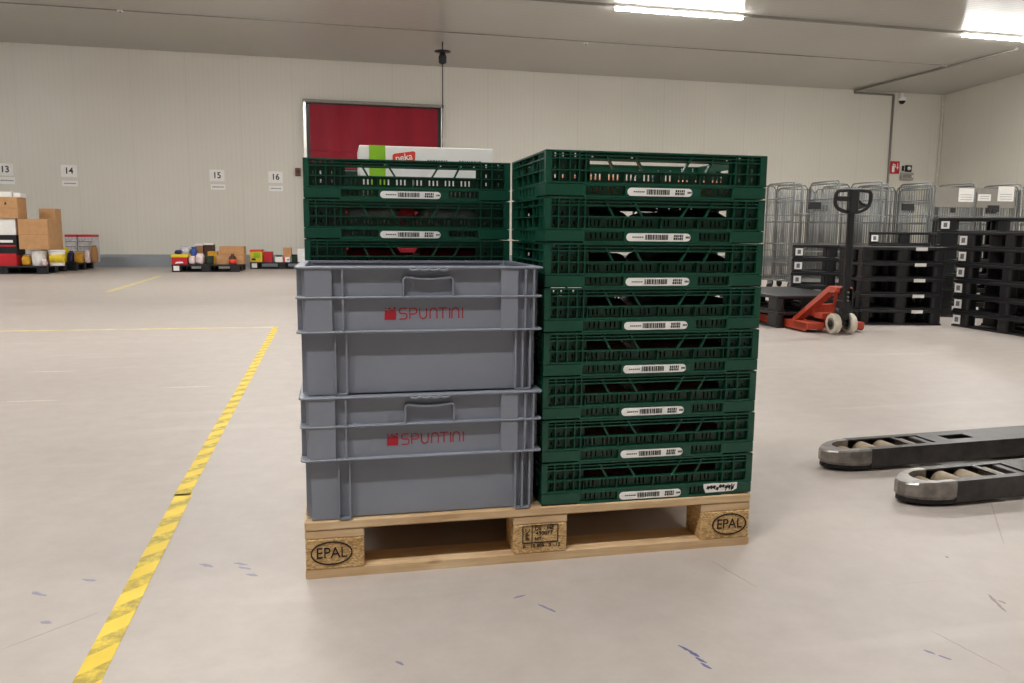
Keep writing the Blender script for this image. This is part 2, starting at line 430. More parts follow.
MB().cyl((0, -0.1, 0), (0, -0.07, 0), 0.035, seg=18).build('button', M['black_plastic'], t)

# ------------------------------------------------ numbered wall signs
def wall_sign(px, py, num, label, name='bay_sign'):
    q = onwall(px, py)
    t = thing(name, label, 'sign', q-WN*0.004, WYAW, 'numbered bay signs on the back wall')
    MB().prism(rrect(-0.16, 0.16, -0.13, 0.13, 0.01, 2), 'y', -0.008, 0).build('plate', M['paper'], t)
    text_part('number', num, 0.19, M['ink'], t, (0.0, -0.0085, 0.0), sx=0.95, bold=0.004)
def text_strip(px, py, num, wd, h):
    q = onwall(px, py)
    t = thing('bay_name_plate', 'small white strip with grey print below sign %s' % num, 'sign', q-WN*0.004, WYAW, 'name strips below the bay signs')
    MB().prism(rrect(-wd/2, wd/2, -h/2, h/2, 0.006, 2), 'y', -0.008, 0).build('plate', M['paper'], t)
    mb = MB(); x = -wd*0.38
    while x < wd*0.36:
        l = random.uniform(0.012, 0.03); mb.box(x, x+l, -0.0095, -0.008, -0.012, 0.012); x += l+0.008
    mb.build('print_line', M['grey_ink'], t)
for px, py, num, sx_, sy_ in ((5, 169.5, '13', 7, 180.5), (69, 171, '14', 70, 183.5), (217, 175.5, '15', 218, 187), (275.5, 177.2, '16', 276, 188.5)):
    wall_sign(px, py, num, 'white wall sign with bold black number %s' % num)
    text_strip(sx_, sy_, num, 0.31, 0.15 if num == '13' else 0.12)

# ------------------------------------------------ conduits, camera, safety signs at the right
ca, cb, cc_ = gp(1018, 47.5, ZC), gp(854, 91, ZC), onwall(893, 96)
cb = Vector((onwall(854, 91).x, onwall(854, 91).y, ZC))-WN*0.03
ce = onwall(886, 200); c1 = onwall(854, 93); c2 = Vector((cc_.x, cc_.y, c1.z))
mb = MB(); off = -WN*0.03; zo = Vector((0, 0, -0.03))
mb.tube([ca+zo, cb+zo], 0.025, 8); mb.tube([cb+zo, Vector((cb.x, cb.y, c1.z))], 0.025, 8)
mb.tube([c1+off, c2+off], 0.025, 8); mb.tube([c2+off, Vector((ce.x, ce.y, 0.3))+off], 0.03, 8)
tag(mb.build('cable_conduit', M['conduit']), 'grey conduit crossing the ceiling and running down the back wall at right', 'conduit')
q = onwall(900, 97)
t = thing('security_camera', 'small white security camera high on the back wall beside the conduit', 'camera', q, WYAW)
MB().box(-0.05, 0.05, -0.1, 0, -0.02, 0.1, 0.01).build('bracket', M['white'], t)
MB().lathe([(0.09, -0.1), (0.11, -0.06), (0.1, 0.0), (0.04, 0.02)], (0, -0.1, -0.02), seg=20).build('housing', M['white'], t)
MB().lathe([(0.01, -0.19), (0.05, -0.175), (0.08, -0.13), (0.085, -0.1)], (0, -0.1, -0.02), seg=20).build('dome', M['black_plastic'], t)
q = onwall(894.5, 167.5)
t = thing('fire_sign', 'red square fire extinguisher sign with white symbols on the back wall', 'sign', q-WN*0.004, WYAW)
MB().box(-0.15, 0.15, -0.012, 0, -0.17, 0.17, 0.004).build('plate', M['sign_red'], t)
mb = MB(); mb.prism(rrect(-0.09, -0.01, -0.13, 0.05, 0.02, 3), 'y', -0.014, -0.012); mb.box(-0.07, -0.03, -0.014, -0.012, 0.06, 0.1); mb.ribbon([(-0.03, 0.08), (0.01, 0.07), (0.02, 0.0)], 0.02, 'y', -0.014, -0.012)
mb.prism([(0.05, 0.02), (0.12, 0.02), (0.085, -0.06)], 'y', -0.014, -0.012); mb.box(0.075, 0.095, -0.014, -0.012, 0.02, 0.12)
mb.build('pictogram', M['white'], t)
q = onwall(906.5, 168.5)
t = thing('alarm_button', 'black square button plate with white centre beside the red fire sign', 'button', q-WN*0.004, WYAW)
MB().box(-0.16, -0.1, -0.03, 0, -0.07, 0.07, 0.006).build('side_block', M['black_plastic'], t)
MB().box(-0.06, 0.14, -0.04, 0, -0.09, 0.09, 0.008).build('plate', M['black_plastic'], t)
MB().cyl((0.04, -0.06, 0), (0.04, -0.04, 0), 0.05, seg=20).build('button', M['white'], t)
q = onwall(905.5, 176.5)
t = thing('wall_box', 'grey flat switch box under the black button plate', 'box', q-WN*0.004, WYAW)
MB().box(-0.2, 0.2, -0.08, 0, -0.1, 0.1, 0.01).build('housing', mat('box_grey', '#a3a49f', 0.5), t)
MB().box(-0.15, 0.12, -0.085, -0.08, -0.05, 0.05, 0.003).build('cover', M['conduit'], t)
MB().box(0.135, 0.17, -0.09, -0.08, -0.03, 0.03, 0.003).build('lamp', M['white'], t)

# ------------------------------------------------ ceiling lamps on rails
lp = thing('ceiling_lamp', 'lit strip lamp nearest the top middle of the photo', 'lamp', (0, 0, 0), 0, 'strip lamps on the ceiling')
MB().box(-1.225, 1.225, -0.05, 0.05, -0.02, 0.03, 0.006).build('housing', M['white'], lp)
MB().box(-1.2, 1.2, -0.045, 0.045, -0.065, -0.02, 0.012).build('diffuser', M['lamp'], lp)
al = bpy.data.lights.new('beam', 'AREA'); al.shape = 'RECTANGLE'; al.size = 2.38; al.size_y = 0.085; al.energy = LAMP_POWER; al.color = (1.0, 0.982, 0.95); al.spread = math.radians(172)
lo = bpy.data.objects.new('beam', al); COL.objects.link(lo); lo.parent = lp; lo.location = (0, 0, -0.068)
first = True
rows = [(12.04, -2), (5.2, 0), (-1.3, 0)]
for ri, (yy, _) in enumerate(rows):
    for k in range(-2, 2):
        dx = 6.36+7.06*k
        if ri == 0 and k == 1: dx = 13.45
        if dx > 14.5: continue
        o = lp if first else copy_tree(lp); first = False
        pos = Vector((dx-0.34, yy+WD.y*dx - 0.40, ZC-0.034)); o.location = pos; o.rotation_euler.z = WYAW
        side = ('far left', 'left', 'middle', 'right')[k+2]
        if ri == 0 and k == 0: o['label'] = 'lit strip lamp on the ceiling above the green crates, cut by the top edge'
        elif ri == 0 and k == 1: o['label'] = 'lit strip lamp at the upper right corner of the photo'
        else: o['label'] = 'strip lamp of the %s, %s one' % (('far row by the back wall', 'row just behind the crates', 'row above the wooden pallet')[ri], side)
for ri, (yy, _) in enumerate(rows):
    t = tag(MB().box(-19, 15.2, -0.02, 0.02, -0.04, 0.004).build('lamp_rail', M['conduit'], None, (0, yy-0.40+0.03, ZC-0.004), WYAW), 'thin grey rail carrying the strip lamps of the %s' % ('row by the back wall', 'row just behind the crates', 'row above the wooden pallet')[ri], 'rail', 'lamp rails on the ceiling')

# ------------------------------------------------ floor tapes
def tape(p_a, p_b, wd, material, name, label, th=0.0012):
    a = Vector(p_a); b = Vector(p_b); d = b-a
    return tag(MB().box(-wd/2, wd/2, 0, d.length, 0.0002, th).build(name, material, None, a, math.atan2(d.y, d.x)-PI/2), label, 'tape', 'yellow floor tapes')
c0 = (gp(72, 683)+gp(101, 683))/2; c1_ = (gp(179, 494)+gp(189.5, 494))/2; w0 = 0.085
dd = (c1_-c0).normalized()
br = c1_; wt = (gp(101, 683)-gp(72, 683)).x*0.97
tape(c0-dd*0.6, br, wt, M['tape'], 'floor_tape', 'near length of yellow striped floor tape left of the wooden pallet')
c2_ = (gp(176.5, 496)+gp(186.5, 496))/2; c3_ = (gp(272.5, 327)+gp(279.5, 327))/2
tape(c2_, c3_, wt*0.97, M['tape'], 'floor_tape', 'far length of yellow striped floor tape beyond the join, left of the grey crates')
tape(gp(-60, 332), gp(277, 327.2), 0.06, M['thin_tape'], 'floor_tape', 'thin pale yellow tape line crossing the floor at left', 0.001)
tape(gp(107, 292), gp(160, 276), 0.09, M['thin_tape'], 'floor_tape', 'faint yellow tape line on the floor near the left goods pallets', 0.001)

# ================================================================== WOODEN PALLET
PH = 0.1472; ks = PH/0.144
pal = thing('wooden_pallet', 'light wooden pallet with black oval stamps carrying the grey and green crates', 'pallet', (0, 0, 0))
zb, zk, zc_, zt = 0.022*ks, 0.1*ks, 0.122*ks, PH
def wobbly_board(mb, x0, x1, y0, y1, z0, z1): mb.box(x0, x1, y0, y1, z0, z1, 0.0025, 1)
for y0, y1 in ((0, 0.145), (0.186, 0.286), (0.3275, 0.4725), (0.514, 0.614), (0.655, 0.8)):
    mb = MB(); wobbly_board(mb, 0, 1.2, y0, y1, zc_, zt); mb.build('top_board', M['wood'], pal)
for x0 in (0, 0.5275, 1.055):
    MB().box(x0, x0+0.145, 0.002, 0.798, zk, zc_-0.0004, 0.002, 1).build('cross_board', M['wood'], pal)
for y0, y1 in ((0, 0.1), (0.3275, 0.4725), (0.7, 0.8)):
    MB().prism([(0, 0.004), (0.006, 0), (1.194, 0), (1.2, 0.004), (1.2, zb), (0.0, zb)], 'y', y0, y1).build('bottom_board', M['wood'], pal)
blocks = {}
for i, x0 in enumerate((0, 0.5275, 1.055)):
    for j, (y0, y1) in enumerate(((0.001, 0.1), (0.3275, 0.4725), (0.7, 0.799))):
        blocks[(i, j)] = MB().box(x0+0.001, x0+0.144, y0, y1, zb+0.0003, zk-0.0003, 0.003, 1).build('block', M['chip'], pal)
def oval(mb, cx, cz, rx, rz, wd): mb.ribbon([(cx+rx*math.cos(2*PI*i/48), cz+rz*math.sin(2*PI*i/48)) for i in range(48)], wd, 'y', -0.0008, 0.0012, True)
for i, cx in ((0, 0.0640), (2, 1.139)):
    cz = 0.064
    mb = MB(); oval(mb, cx, cz, 0.0495, 0.029, 0.0034); mb.build('stamp_ring', M['stamp_ink'], blocks[(i, 0)])
    text_part('stamp', 'EPAL', 0.0395, M['stamp_ink'], blocks[(i, 0)], (cx, 0.0004, cz), ext=0.001, sx=0.9)
bk = blocks[(1, 0)]
mb = MB(); x0, x1, z0, z1 = 0.552, 0.647, 0.052, 0.099
for seg in (((x0, z0), (x1, z0)), ((x1, z0), (x1, z1)), ((x0, z1), (x1, z1)), ((x0, z0), (x0, z1)), ((0.577, z0), (0.577, z1))): mb.ribbon(seg, 0.0022, 'y', -0.0008, 0.0012)
mb.build('stamp_frame', M['stamp_ink'], bk)
text_part('stamp', 'DE - HE', 0.0155, M['stamp_ink'], bk, (0.610, 0.0004, 0.0905), ext=0.001)
text_part('stamp', '490077', 0.0155, M['stamp_ink'], bk, (0.610, 0.0004, 0.0765), ext=0.001)
text_part('stamp', 'HT', 0.0140, M['stamp_ink'], bk, (0.594, 0.0004, 0.062), ext=0.001)
text_part('stamp', 'IPPC', 0.0165, M['stamp_ink'], bk, (0.5655, 0.0004, 0.0755), rot=(PI/2, -PI/2, 0), ext=0.001)
text_part('stamp', 'A - 10 809 - 0 - 12', 0.0135, M['stamp_ink'], bk, (0.603, 0.0004, 0.0425), ext=0.001)
mb = MB()
for x0 in (0.012, 0.13, 0.54, 0.66, 1.07, 1.185):
    for y0 in (0.03, 0.11, 0.22, 0.4, 0.56, 0.68, 0.77): mb.cyl((x0, y0, zt-0.001), (x0, y0, zt+0.0006), 0.005, seg=8)
mb.build('nail_heads', M['conduit'], pal)

# ================================================================== GREY CONTAINERS
GH = 0.3127
def grey_container():
    t = thing('storage_container', 'x', 'crate')
    L, W = 0.6, 0.4
    # thin hollow body: collar shell recessed 15 mm, lower body recessed 25 mm
    mb = MB(); rc = 0.014
    def loop(i, z): # rounded rectangle at inset i
        return [mb.bm.verts.new((x, y, z)) for x, y in rrect(i, L-i, i, W-i, 0.02, 4)]
    prof = [(0.030, 0.0), (0.027, 0.003), (0.0235, 0.150), (rc, 0.154), (rc, GH), (rc+0.004, GH), (rc+0.004, 0.158), (0.0275, 0.152), (0.031, 0.006)]
    rings = [loop(i, z) for i, z in prof]
    for A, B in zip(rings, rings[1:]):
        for k in range(len(A)): mb.face((A[k], A[(k+1) % len(A)], B[(k+1) % len(A)], B[k]))
    mb.face(rings[0][::-1]); mb.face(rings[-1])
    mb.build('body', M['grey_plastic'], t)
    # collar: rim, mid and lower flange + vertical ribs and pads
    mb = MB()
    def ring(z0, z1, o0, i0, r=0.012):
        zc, h = (z0+z1)/2, (z1-z0)/2
        prof = [(i0, z0), (o0+h, z0), (o0+h*0.3, zc-h*0.7), (o0, zc), (o0+h*0.3, zc+h*0.7), (o0+h, z1), (i0, z1)]
        v = [[mb.bm.verts.new((x, y, z)) for x, y in rrect(q, L-q, q, W-q, max(0.004, r), 4)] for q, z in prof]
        n = len(v[0])
        for p in range(len(v)):
            q = (p+1) % len(v)
            for k in range(n):
                fa = mb.face((v[p][k], v[p][(k+1) % n], v[q][(k+1) % n], v[q][k]))
                if fa and 0 < p < 5: fa.smooth = True
    ring(GH-0.0052, GH+0.0012, -0.002, 0.021); ring(0.2368, 0.2422, -0.001, rc+0.002); ring(0.1538, 0.1592, -0.001, rc+0.002)
    za, zb_ = 0.156, GH-0.002
    for y0, y1, s in ((0.0015, rc+0.001, 1), (W-rc-0.001, W-0.0015, -1)):
        mb.box(0.022, 0.084, y0, y1, za, zb_); mb.box(0.494, 0.537, y0, y1, za, zb_)
        for x in (0.109, 0.556, 0.578): mb.box(x-0.0022, x+0.0022, y0-0.001*s, y1, za, zb_)
        # lower body ribs
        for x in (0.089, 0.116, 0.534, 0.552, 0.5715): mb.box(x-0.0022, x+0.0022, y0+0.008*(s > 0), y1+0.0125*(s > 0)-0.008*(s < 0) if s > 0 else y1-0.008, 0.004, za)
        if s < 0:
            for x in (0.089, 0.116, 0.534, 0.552): mb.box(x-0.0015, x+0.0015, W-0.026, W-0.010, 0.004, za)
    for x0, x1 in ((0.0015, rc+0.001), (L-rc-0.001, L-0.0015)):
        for y in (0.05, 0.09, 0.2, 0.31, 0.35): mb.box(x0, x1, y-0.0015, y+0.0015, za, zb_)
        for y in (0.05, 0.075, 0.325, 0.35):
            mb.box(min(x0+0.008, x1+0.011) if x0 < 0.1 else x0-0.011, x1+0.011 if x0 < 0.1 else x1-0.008, y-0.0015, y+0.0015, 0.004, za)
    # foot strips closing the rib pairs at the bottom
    mb.box(0.089, 0.116, 0.0105, 0.026, 0.001, 0.005); mb.box(0.534, 0.5715, 0.0105, 0.026, 0.001, 0.005)
    mb.box(0.0225, 0.086, 0.019, 0.027, 0.002, 0.154)
    mb.build('collar', M['grey_plastic'], t)
    # raised outline of the closed grip on the front, wavy catch above it
    def hz(x): return 0.287-0.0035*math.cos((x-0.3135)/0.046*PI/2)
    pts = [(0.253, 0.240)] + [(0.253, 0.272)] + arc(0.261, 0.280, 0.008, PI, PI/2, 4) + [(0.27+0.0087*i, hz(0.27+0.0087*i)) for i in range(11)] + arc(0.366, 0.280, 0.008, PI/2, 0, 4) + [(0.374, 0.272), (0.374, 0.240)]
    mb = MB(); mb.ribbon(pts, 0.0042, 'y', 0.0, rc+0.001)
    mb.build('grip', M['grey_plastic'], t)
    mb = MB(); mb.tube([(0.266+0.0024*i, -0.0015, GH-0.0045-0.0036*abs(math.sin(i*PI/10))) for i in range(41)], 0.0028, 8)
    mb.build('catch', M['grey_plastic'], t)
    # printed name
    lg = MB(); y0, y1 = rc-0.0006, rc+0.0004
    lg = lg; lg.prism([(0.216, 0.184), (0.2435, 0.1835), (0.245, 0.198), (0.2435, 0.207), (0.234, 0.209), (0.226, 0.206), (0.217, 0.208)], 'y', y0, y1)
    lg.prism([(0.225, 0.2085), (0.2325, 0.2105), (0.230, 0.2145), (0.225, 0.2125)], 'y', y0, y1); lg.prism(arc(0.219, 0.2125, 0.0022, 0, 2*PI, 8)[:-1], 'y', y0, y1); lg.prism([(0.236, 0.2105), (0.2435, 0.209), (0.244, 0.214), (0.240, 0.216)], 'y', y0, y1)
    for v in lg.bm.verts: v.co.x -= 0.0085
    lg.build('emblem', M['red_print'], t)
    lt = MB(); H_ = 0.0260; zz = 0.1858; x = 0.2435; wd = 0.0031; kx = 1.08
    def st(pts, ox, wl=1.0): lt.ribbon([(ox+p[0]*0.0189*wl, zz+p[1]*H_) for p in pts], wd, 'y', y0, y1)
    S = [(0.98, 1.0), (0.30, 1.0)] + [(0.27+0.27*math.cos(a), 0.76+0.24*math.sin(a)) for a in [PI/2+PI*i/8 for i in range(9)]] + [(0.7, 0.52)] + [(0.72+0.27*math.cos(a), 0.26+0.26*math.sin(a)) for a in [PI/2-PI*i/8 for i in range(9)]] + [(0.02, 0.0)]
    Pp = [(0.05, 0), (0.05, 1.0), (0.65, 1.0)] + [(0.68+0.27*math.cos(a), 0.73+0.27*math.sin(a)) for a in [PI/2-PI*i/8 for i in range(9)]] + [(0.05, 0.46)]
    U = [(0.05, 1.0), (0.05, 0.42)] + [(0.5+0.45*math.cos(a), 0.4+0.4*math.sin(a)) for a in [PI+PI*i/10 for i in range(11)]] + [(0.95, 1.0)]
    N = [(px, 1.0-pz) for px, pz in U]
    st(S, x); x += 0.0243; st(Pp, x); x += 0.0243; st(U, x); x += 0.0254; st(N, x); x += 0.0221
    st([(0, 1), (1.1, 1)], x); st([(0.55, 1), (0.55, 0)], x); x += 0.0254
    st([(0.1, 0), (0.1, 1)], x); x += 0.0067; st(N, x); x += 0.0254; st([(0.1, 0), (0.1, 1)], x)
    lt.build('lettering', M['red_print'], t)
    return t
g1 = grey_container(); g1.location = (-0.004, -0.012, PH+0.0008)
g1['label'] = 'lower grey plastic container with red lettering, standing on the wooden pallet'; g1['group'] = 'grey containers on the pallet'
g2 = copy_tree(g1); g2.location = (-0.006, -0.011, PH+0.0008+GH+0.0014)
g2['label'] = 'upper grey plastic container with red lettering, open at the top'

# ================================================================== GREEN FOLDING CRATES
CP = (1.0622-PH)/8
def green_crate():
    t = thing('folding_crate', 'x', 'crate'); L, W, H = 0.6, 0.4, CP-0.0006
    mb = MB()
    mb.panel('z', 0.012, L-0.012, 0.012, W-0.012, [(x, x+0.03, y, y+0.006) for x in [0.05+0.05*i for i in range(10)] for y in [0.04+0.022*j for j in range(15)]], 0.004, 0.0075)
    # base frame: bottom band front/back with slots, plain pads at the ends
    slots = [(x, x+0.0042, 0.011, 0.0255) for x in (0.122, 0.1345, 0.147, 0.166, 0.1785, 0.191)] + [(x, x+0.0042, 0.011, 0.0255) for x in (0.422, 0.4345, 0.447, 0.466, 0.4785, 0.491)]
    for y0, y1 in ((0.011, 0.0135), (W-0.0135, W-0.011)): mb.panel('y', 0.004, L-0.004, 0.001, 0.033, slots, y0, y1)
    for x0, x1 in ((0.004, 0.0075), (L-0.0075, L-0.004)): mb.panel('x', 0.0075, W-0.0075, 0.001, 0.033, [], x0, x1)
    for y0, y1, s in ((0.0, 0.0115, 1), (W-0.0115, W, -1)):
        mb.box(0.0, 0.105, y0, y1, 0.003, 0.0315, 0.0012, 1); mb.box(0.505, 0.6, y0, y1, 0.003, 0.0315, 0.0012, 1)
        mb.box(0.1, 0.51, y0, y1, 0.0, 0.0045); mb.box(0.1, 0.51, y0, y1, 0.0285, 0.0325)
        mb.box(0.21, 0.415, y0+0.001*(s > 0), y1-0.001*(s < 0), 0.004, 0.029)
    for x0, x1 in ((0.0, 0.005), (L-0.005, L)):
        mb.box(x0, x1, 0.005, 0.1, 0.003, 0.0315); mb.box(x0, x1, 0.3, W-0.005, 0.003, 0.0315)
        mb.box(x0, x1, 0.1, 0.3, 0.0, 0.0045); mb.box(x0, x1, 0.1, 0.3, 0.0285, 0.0325)
        for y in (0.14, 0.18, 0.22, 0.26): mb.box(x0, x1, y-0.0015, y+0.0015, 0.004, 0.029)
    mb.build('base', M['green'], t)
    def long_panel(yo, yi):
        # yo: outer face, yi: inner face
        s = 1 if yi > yo else -1
        mb = MB(); a = yo+0.0150*s; b = yo+0.0175*s
        holes = [(0.118, 0.498, 0.0675, 0.0905)]
        for gx in [0.120+0.0475*i for i in range(8)]: holes += [(gx+0.0115*k, gx+0.0115*k+0.0045, 0.043, 0.0585) for k in range(3)]
        for x in (0.026, 0.046, 0.078, 0.527, 0.564): holes += [(x, x+0.004, z, z+0.0095) for z in (0.046, 0.070, 0.099)]
        holes += [(x, x+0.005, 0.099, 0.103) for x in (0.122, 0.160, 0.228, 0.39, 0.45, 0.49)]
        mb.panel('y', 0.010, L-0.010, 0.033, H-0.002, holes, min(a, b), max(a, b))
        def rb(x0, x1, z0, z1, dpt=0.0160, o=0.0): mb.box(x0, x1, min(yo+o*s, yo+dpt*s), max(yo+o*s, yo+dpt*s), z0, z1)
        rb(0.0, L, H-0.0045, H, 0.019); rb(0.016, L-0.016, 0.1015, 0.104, 0.0155, 0.002); rb(0.012, L-0.012, 0.0925, 0.0955); rb(0.012, L-0.012, 0.064, 0.067); rb(0.012, L-0.012, 0.033, 0.037)
        for x in (0.035, 0.063, 0.087, 0.104, 0.512, 0.545, 0.583): rb(x-0.0012, x+0.0012, 0.034, H-0.003)
        rb(0.0, 0.016, 0.033, H-0.001, 0.018); rb(L-0.016, L, 0.033, H-0.001, 0.018)
        for xt, xb in ((0.159, 0.181), (0.234, 0.259), (0.391, 0.366), (0.452, 0.432)):
            mb.prism([(xb-0.0028, 0.066), (xb+0.0028, 0.066), (xt+0.0028, 0.106), (xt-0.0028, 0.106)], 'y', min(yo+0.003*s, yo+0.016*s), max(yo+0.003*s, yo+0.016*s))
        for x in (0.116, 0.2085, 0.3115, 0.4145, 0.500): rb(x-0.001, x+0.001, 0.034, 0.066, 0.0155, 0.004)
        return mb.build('side_panel', M['green'], t)
    long_panel(0.0, 0.01); long_panel(W, W-0.01)
    def short_panel(xo, xi):
        s = 1 if xi > xo else -1
        mb = MB(); a = xo+0.0150*s; b = xo+0.0175*s
        holes = [(0.14, 0.26, 0.070, 0.091), (0.07, 0.13, 0.070, 0.091), (0.27, 0.33, 0.070, 0.091)] + [(0.075+0.0165*i, 0.080+0.0165*i, 0.041, 0.060) for i in range(16)]
        mb.panel('x', 0.013, W-0.013, 0.033, H-0.002, holes, min(a, b), max(a, b))
        def rb(y0, y1, z0, z1, dpt=0.0160, o=0.0): mb.box(min(xo+o*s, xo+dpt*s), max(xo+o*s, xo+dpt*s), y0, y1, z0, z1)
        rb(0.013, W-0.013, H-0.0045, H, 0.019); rb(0.013, W-0.013, 0.0925, 0.0955); rb(0.013, W-0.013, 0.064, 0.067); rb(0.013, W-0.013, 0.033, 0.037)
        for y in (0.03, 0.052, 0.066, 0.136, 0.2, 0.264, 0.334, 0.348, 0.37): rb(y-0.0012, y+0.0012, 0.034, H-0.003 if abs(y-0.2) > 0.01 else 0.066)
        for yt, yb in ((0.085, 0.11), (0.315, 0.29)):
            mb.prism([(yb-0.0028, 0.066), (yb+0.0028, 0.066), (yt+0.0028, 0.106), (yt-0.0028, 0.106)], 'x', min(xo+0.003*s, xo+0.016*s), max(xo+0.003*s, xo+0.016*s))
        return mb.build('end_panel', M['green'], t)
    short_panel(0.0, 0.01); short_panel(L, L-0.01)
    lb = MB().prism(rrect(0.215, 0.391, 0.0045, 0.0250, 0.0102, 6), 'y', -0.0012, 0.0012).build('label', M['paper'], t)
    lb['label'] = 'white rounded barcode label'
    mb = MB(); x = 0.266; rnd = random.Random(3)
    while x < 0.328:
        l = rnd.choice((0.0012, 0.0022, 0.0035)); mb.box(x, x+l, -0.0017, -0.0011, 0.0085, 0.0215); x += l+rnd.choice((0.0012, 0.002))
    x = 0.344
    while x < 0.371:
        l = rnd.choice((0.002, 0.003, 0.0045)); mb.box(x, x+l, -0.0017, -0.0011, 0.0085, 0.0142); mb.box(x+0.001, x+l+0.0007, -0.0017, -0.0011, 0.0155, 0.0215); x += l+0.0015
    for k in range(6): mb.box(0.231+0.0052*k, 0.2345+0.0052*k, -0.0017, -0.0011, 0.0135, 0.0165)
    for k in range(3): mb.box(0.378+0.004*k, 0.3808+0.004*k, -0.0017, -0.0011, 0.0125, 0.0175)
    mb.build('barcode', M['ink'], lb)
    return t
ORD = ['top', 'second', 'third', 'fourth', 'fifth', 'sixth', 'seventh', 'eighth']
gc = green_crate(); used = False
crates = {}
for st_, (x, y, nm) in enumerate(((0.6025, 0.006, 'right-hand stack on the pallet'), (0.0, 0.4265, 'stack behind the grey containers'))):
    for k in range(8):
        o = copy_tree(gc) if used else gc; used = True
        i = 7-k
        jx = random.uniform(-0.0012, 0.0012)
        o.location = (x+jx, y+random.uniform(-0.001, 0.001), PH+0.0006+CP*k+0.0002*k)
        o['label'] = ('topmost' if i == 0 else 'bottom' if i == 7 else ORD[i]+' from top') + ' dark green folding crate of the ' + nm
        o['group'] = 'green crates in the ' + nm
        crates[(st_, i)] = o
# torn white sticker on the bottom crate of the right stack
bc = crates[(0, 7)]
mb = MB(); mb.prism([(0.457, 0.0335), (0.4575, 0.022), (0.464, 0.0085), (0.515, 0.0095), (0.545, 0.0105), (0.556, 0.016), (0.557, 0.034), (0.52, 0.033), (0.49, 0.0345)], 'y', -0.0012, 0.0)
stk = mb.build('torn_sticker', M['paper'], bc); stk['label'] = 'torn white sticker with black marks'
mb = MB(); rnd = random.Random(5)
for k in range(9):
    cx = 0.47+0.009*k; cz = 0.022+rnd.uniform(-0.003, 0.004)
    mb.prism([(cx-0.005, cz-0.003), (cx+0.003, cz-0.004-rnd.random()*0.003), (cx+0.006, cz+0.003), (cx-0.001, cz+0.005)], 'y', -0.0016, -0.0011)
mb.ribbon([(0.522, 0.012), (0.53, 0.03), (0.534, 0.014)], 0.003, 'y', -0.0016, -0.0011); mb.ribbon([(0.54, 0.012), (0.541, 0.03), (0.549, 0.027), (0.541, 0.021)], 0.003, 'y', -0.0016, -0.0011)
mb.build('marks', M['ink'], stk)
# flat packs lying inside the crates
def pack(name, x0, x1, y0, y1, z0, h, material, label, group, par=None):
    mb = MB(); nx, ny = 14, 10; top = []; bot = []
    rnd = random.Random(hash((round(x0*100), round(z0*1000))) & 255)
    for j in range(ny+1):
        r1, r2 = [], []
        for i in range(nx+1):
            u, v = i/nx, j/ny; e = min(1, 6*min(u, 1-u), 6*min(v, 1-v))**0.5
            zt_ = 0.004+(h-0.004)*e + (rnd.uniform(-0.002, 0.002) if 0 < i < nx and 0 < j < ny else 0)
            r1.append(mb.bm.verts.new((x0+(x1-x0)*u, y0+(y1-y0)*v, z0+zt_))); r2.append(mb.bm.verts.new((x0+(x1-x0)*u, y0+(y1-y0)*v, z0)))
        top.append(r1); bot.append(r2)
    for j in range(ny):
        for i in range(nx):
            fa = mb.face((top[j][i], top[j][i+1], top[j+1][i+1], top[j+1][i])); fa.smooth = True
            mb.face((bot[j][i], bot[j+1][i], bot[j+1][i+1], bot[j][i+1]))
    per = [(0, i) for i in range(nx)]+[(j, nx) for j in range(ny)]+[(ny, i) for i in range(nx, 0, -1)]+[(j, 0) for j in range(ny, 0, -1)]
    for (a, b), (c, d) in zip(per, per[1:]+per[:1]): mb.face((top[a][b], bot[a][b], bot[c][d], top[c][d]))
    return tag(mb.build(name, material), label, 'package', group)
for i in range(8):
    cz = crates[(0, i)].location.z+0.0078; X = crates[(0, i)].location.x; Y = crates[(0, i)].location.y
    cr = ORD[i]+(' crate from the top' if i else ' crate')
    mt = M['orange_pack'] if i == 0 else M['dark_pack'] if i in (1, 2, 3) else M['brown_pack']
    wd_ = {0: 'orange-brown', 1: 'dark', 2: 'dark', 3: 'dark'}.get(i, 'reddish brown')
    h = 0.05 if i == 0 else 0.075
    for (a, b, sd) in ((0.03, 0.275, 'left'), (0.295, 0.565, 'right')):
        pack('food_pack', X+a, X+b, Y+0.03, Y+0.365, cz, h+random.uniform(-0.004, 0.004), mt, '%s pack inside the %s of the right-hand stack, %s half' % (wd_, cr, sd), 'packs inside the right-hand green stack')
for i, mt, wd_ in ((1, 'white', 'white'), (2, 'red', 'red')):
    cz = crates[(1, i)].location.z+0.0078; Y = crates[(1, i)].location.y
    for a, b, sd in ((0.1, 0.3, 'left'), (0.32, 0.55, 'right')):
        m_ = M[mt] if not (i == 2 and sd == 'right') else M['red_print']
        pack('food_pack', a, b, Y+0.03, Y+0.35, cz, 0.086, m_, '%s pack inside the %s crate from the top behind the grey containers, %s half' % (wd_, ORD[i], sd), 'packs in the stack behind the grey containers')
pack('food_pack', 0.265, 0.325, Y+0.02, Y+0.045, crates[(1, 1)].location.z+0.0078, 0.083, M['red'], 'small red pack at the front of the second crate behind the grey containers', 'packs in the stack behind the grey containers')
cz = crates[(1, 0)].location.z+0.0078; Yc = crates[(1, 0)].location.y
tag(MB().box(0.085, 0.155, Yc+0.06, Yc+0.2, cz, cz+0.078, 0.003).build('carton', M['dark_green']), 'dark green carton beside the white box in the top crate behind the grey containers', 'carton')
tag(MB().box(0.045, 0.08, Yc+0.07, Yc+0.16, cz, cz+0.085, 0.003).build('carton', M['silver_film']), 'narrow silvery carton at left in the top crate behind the grey containers', 'carton')
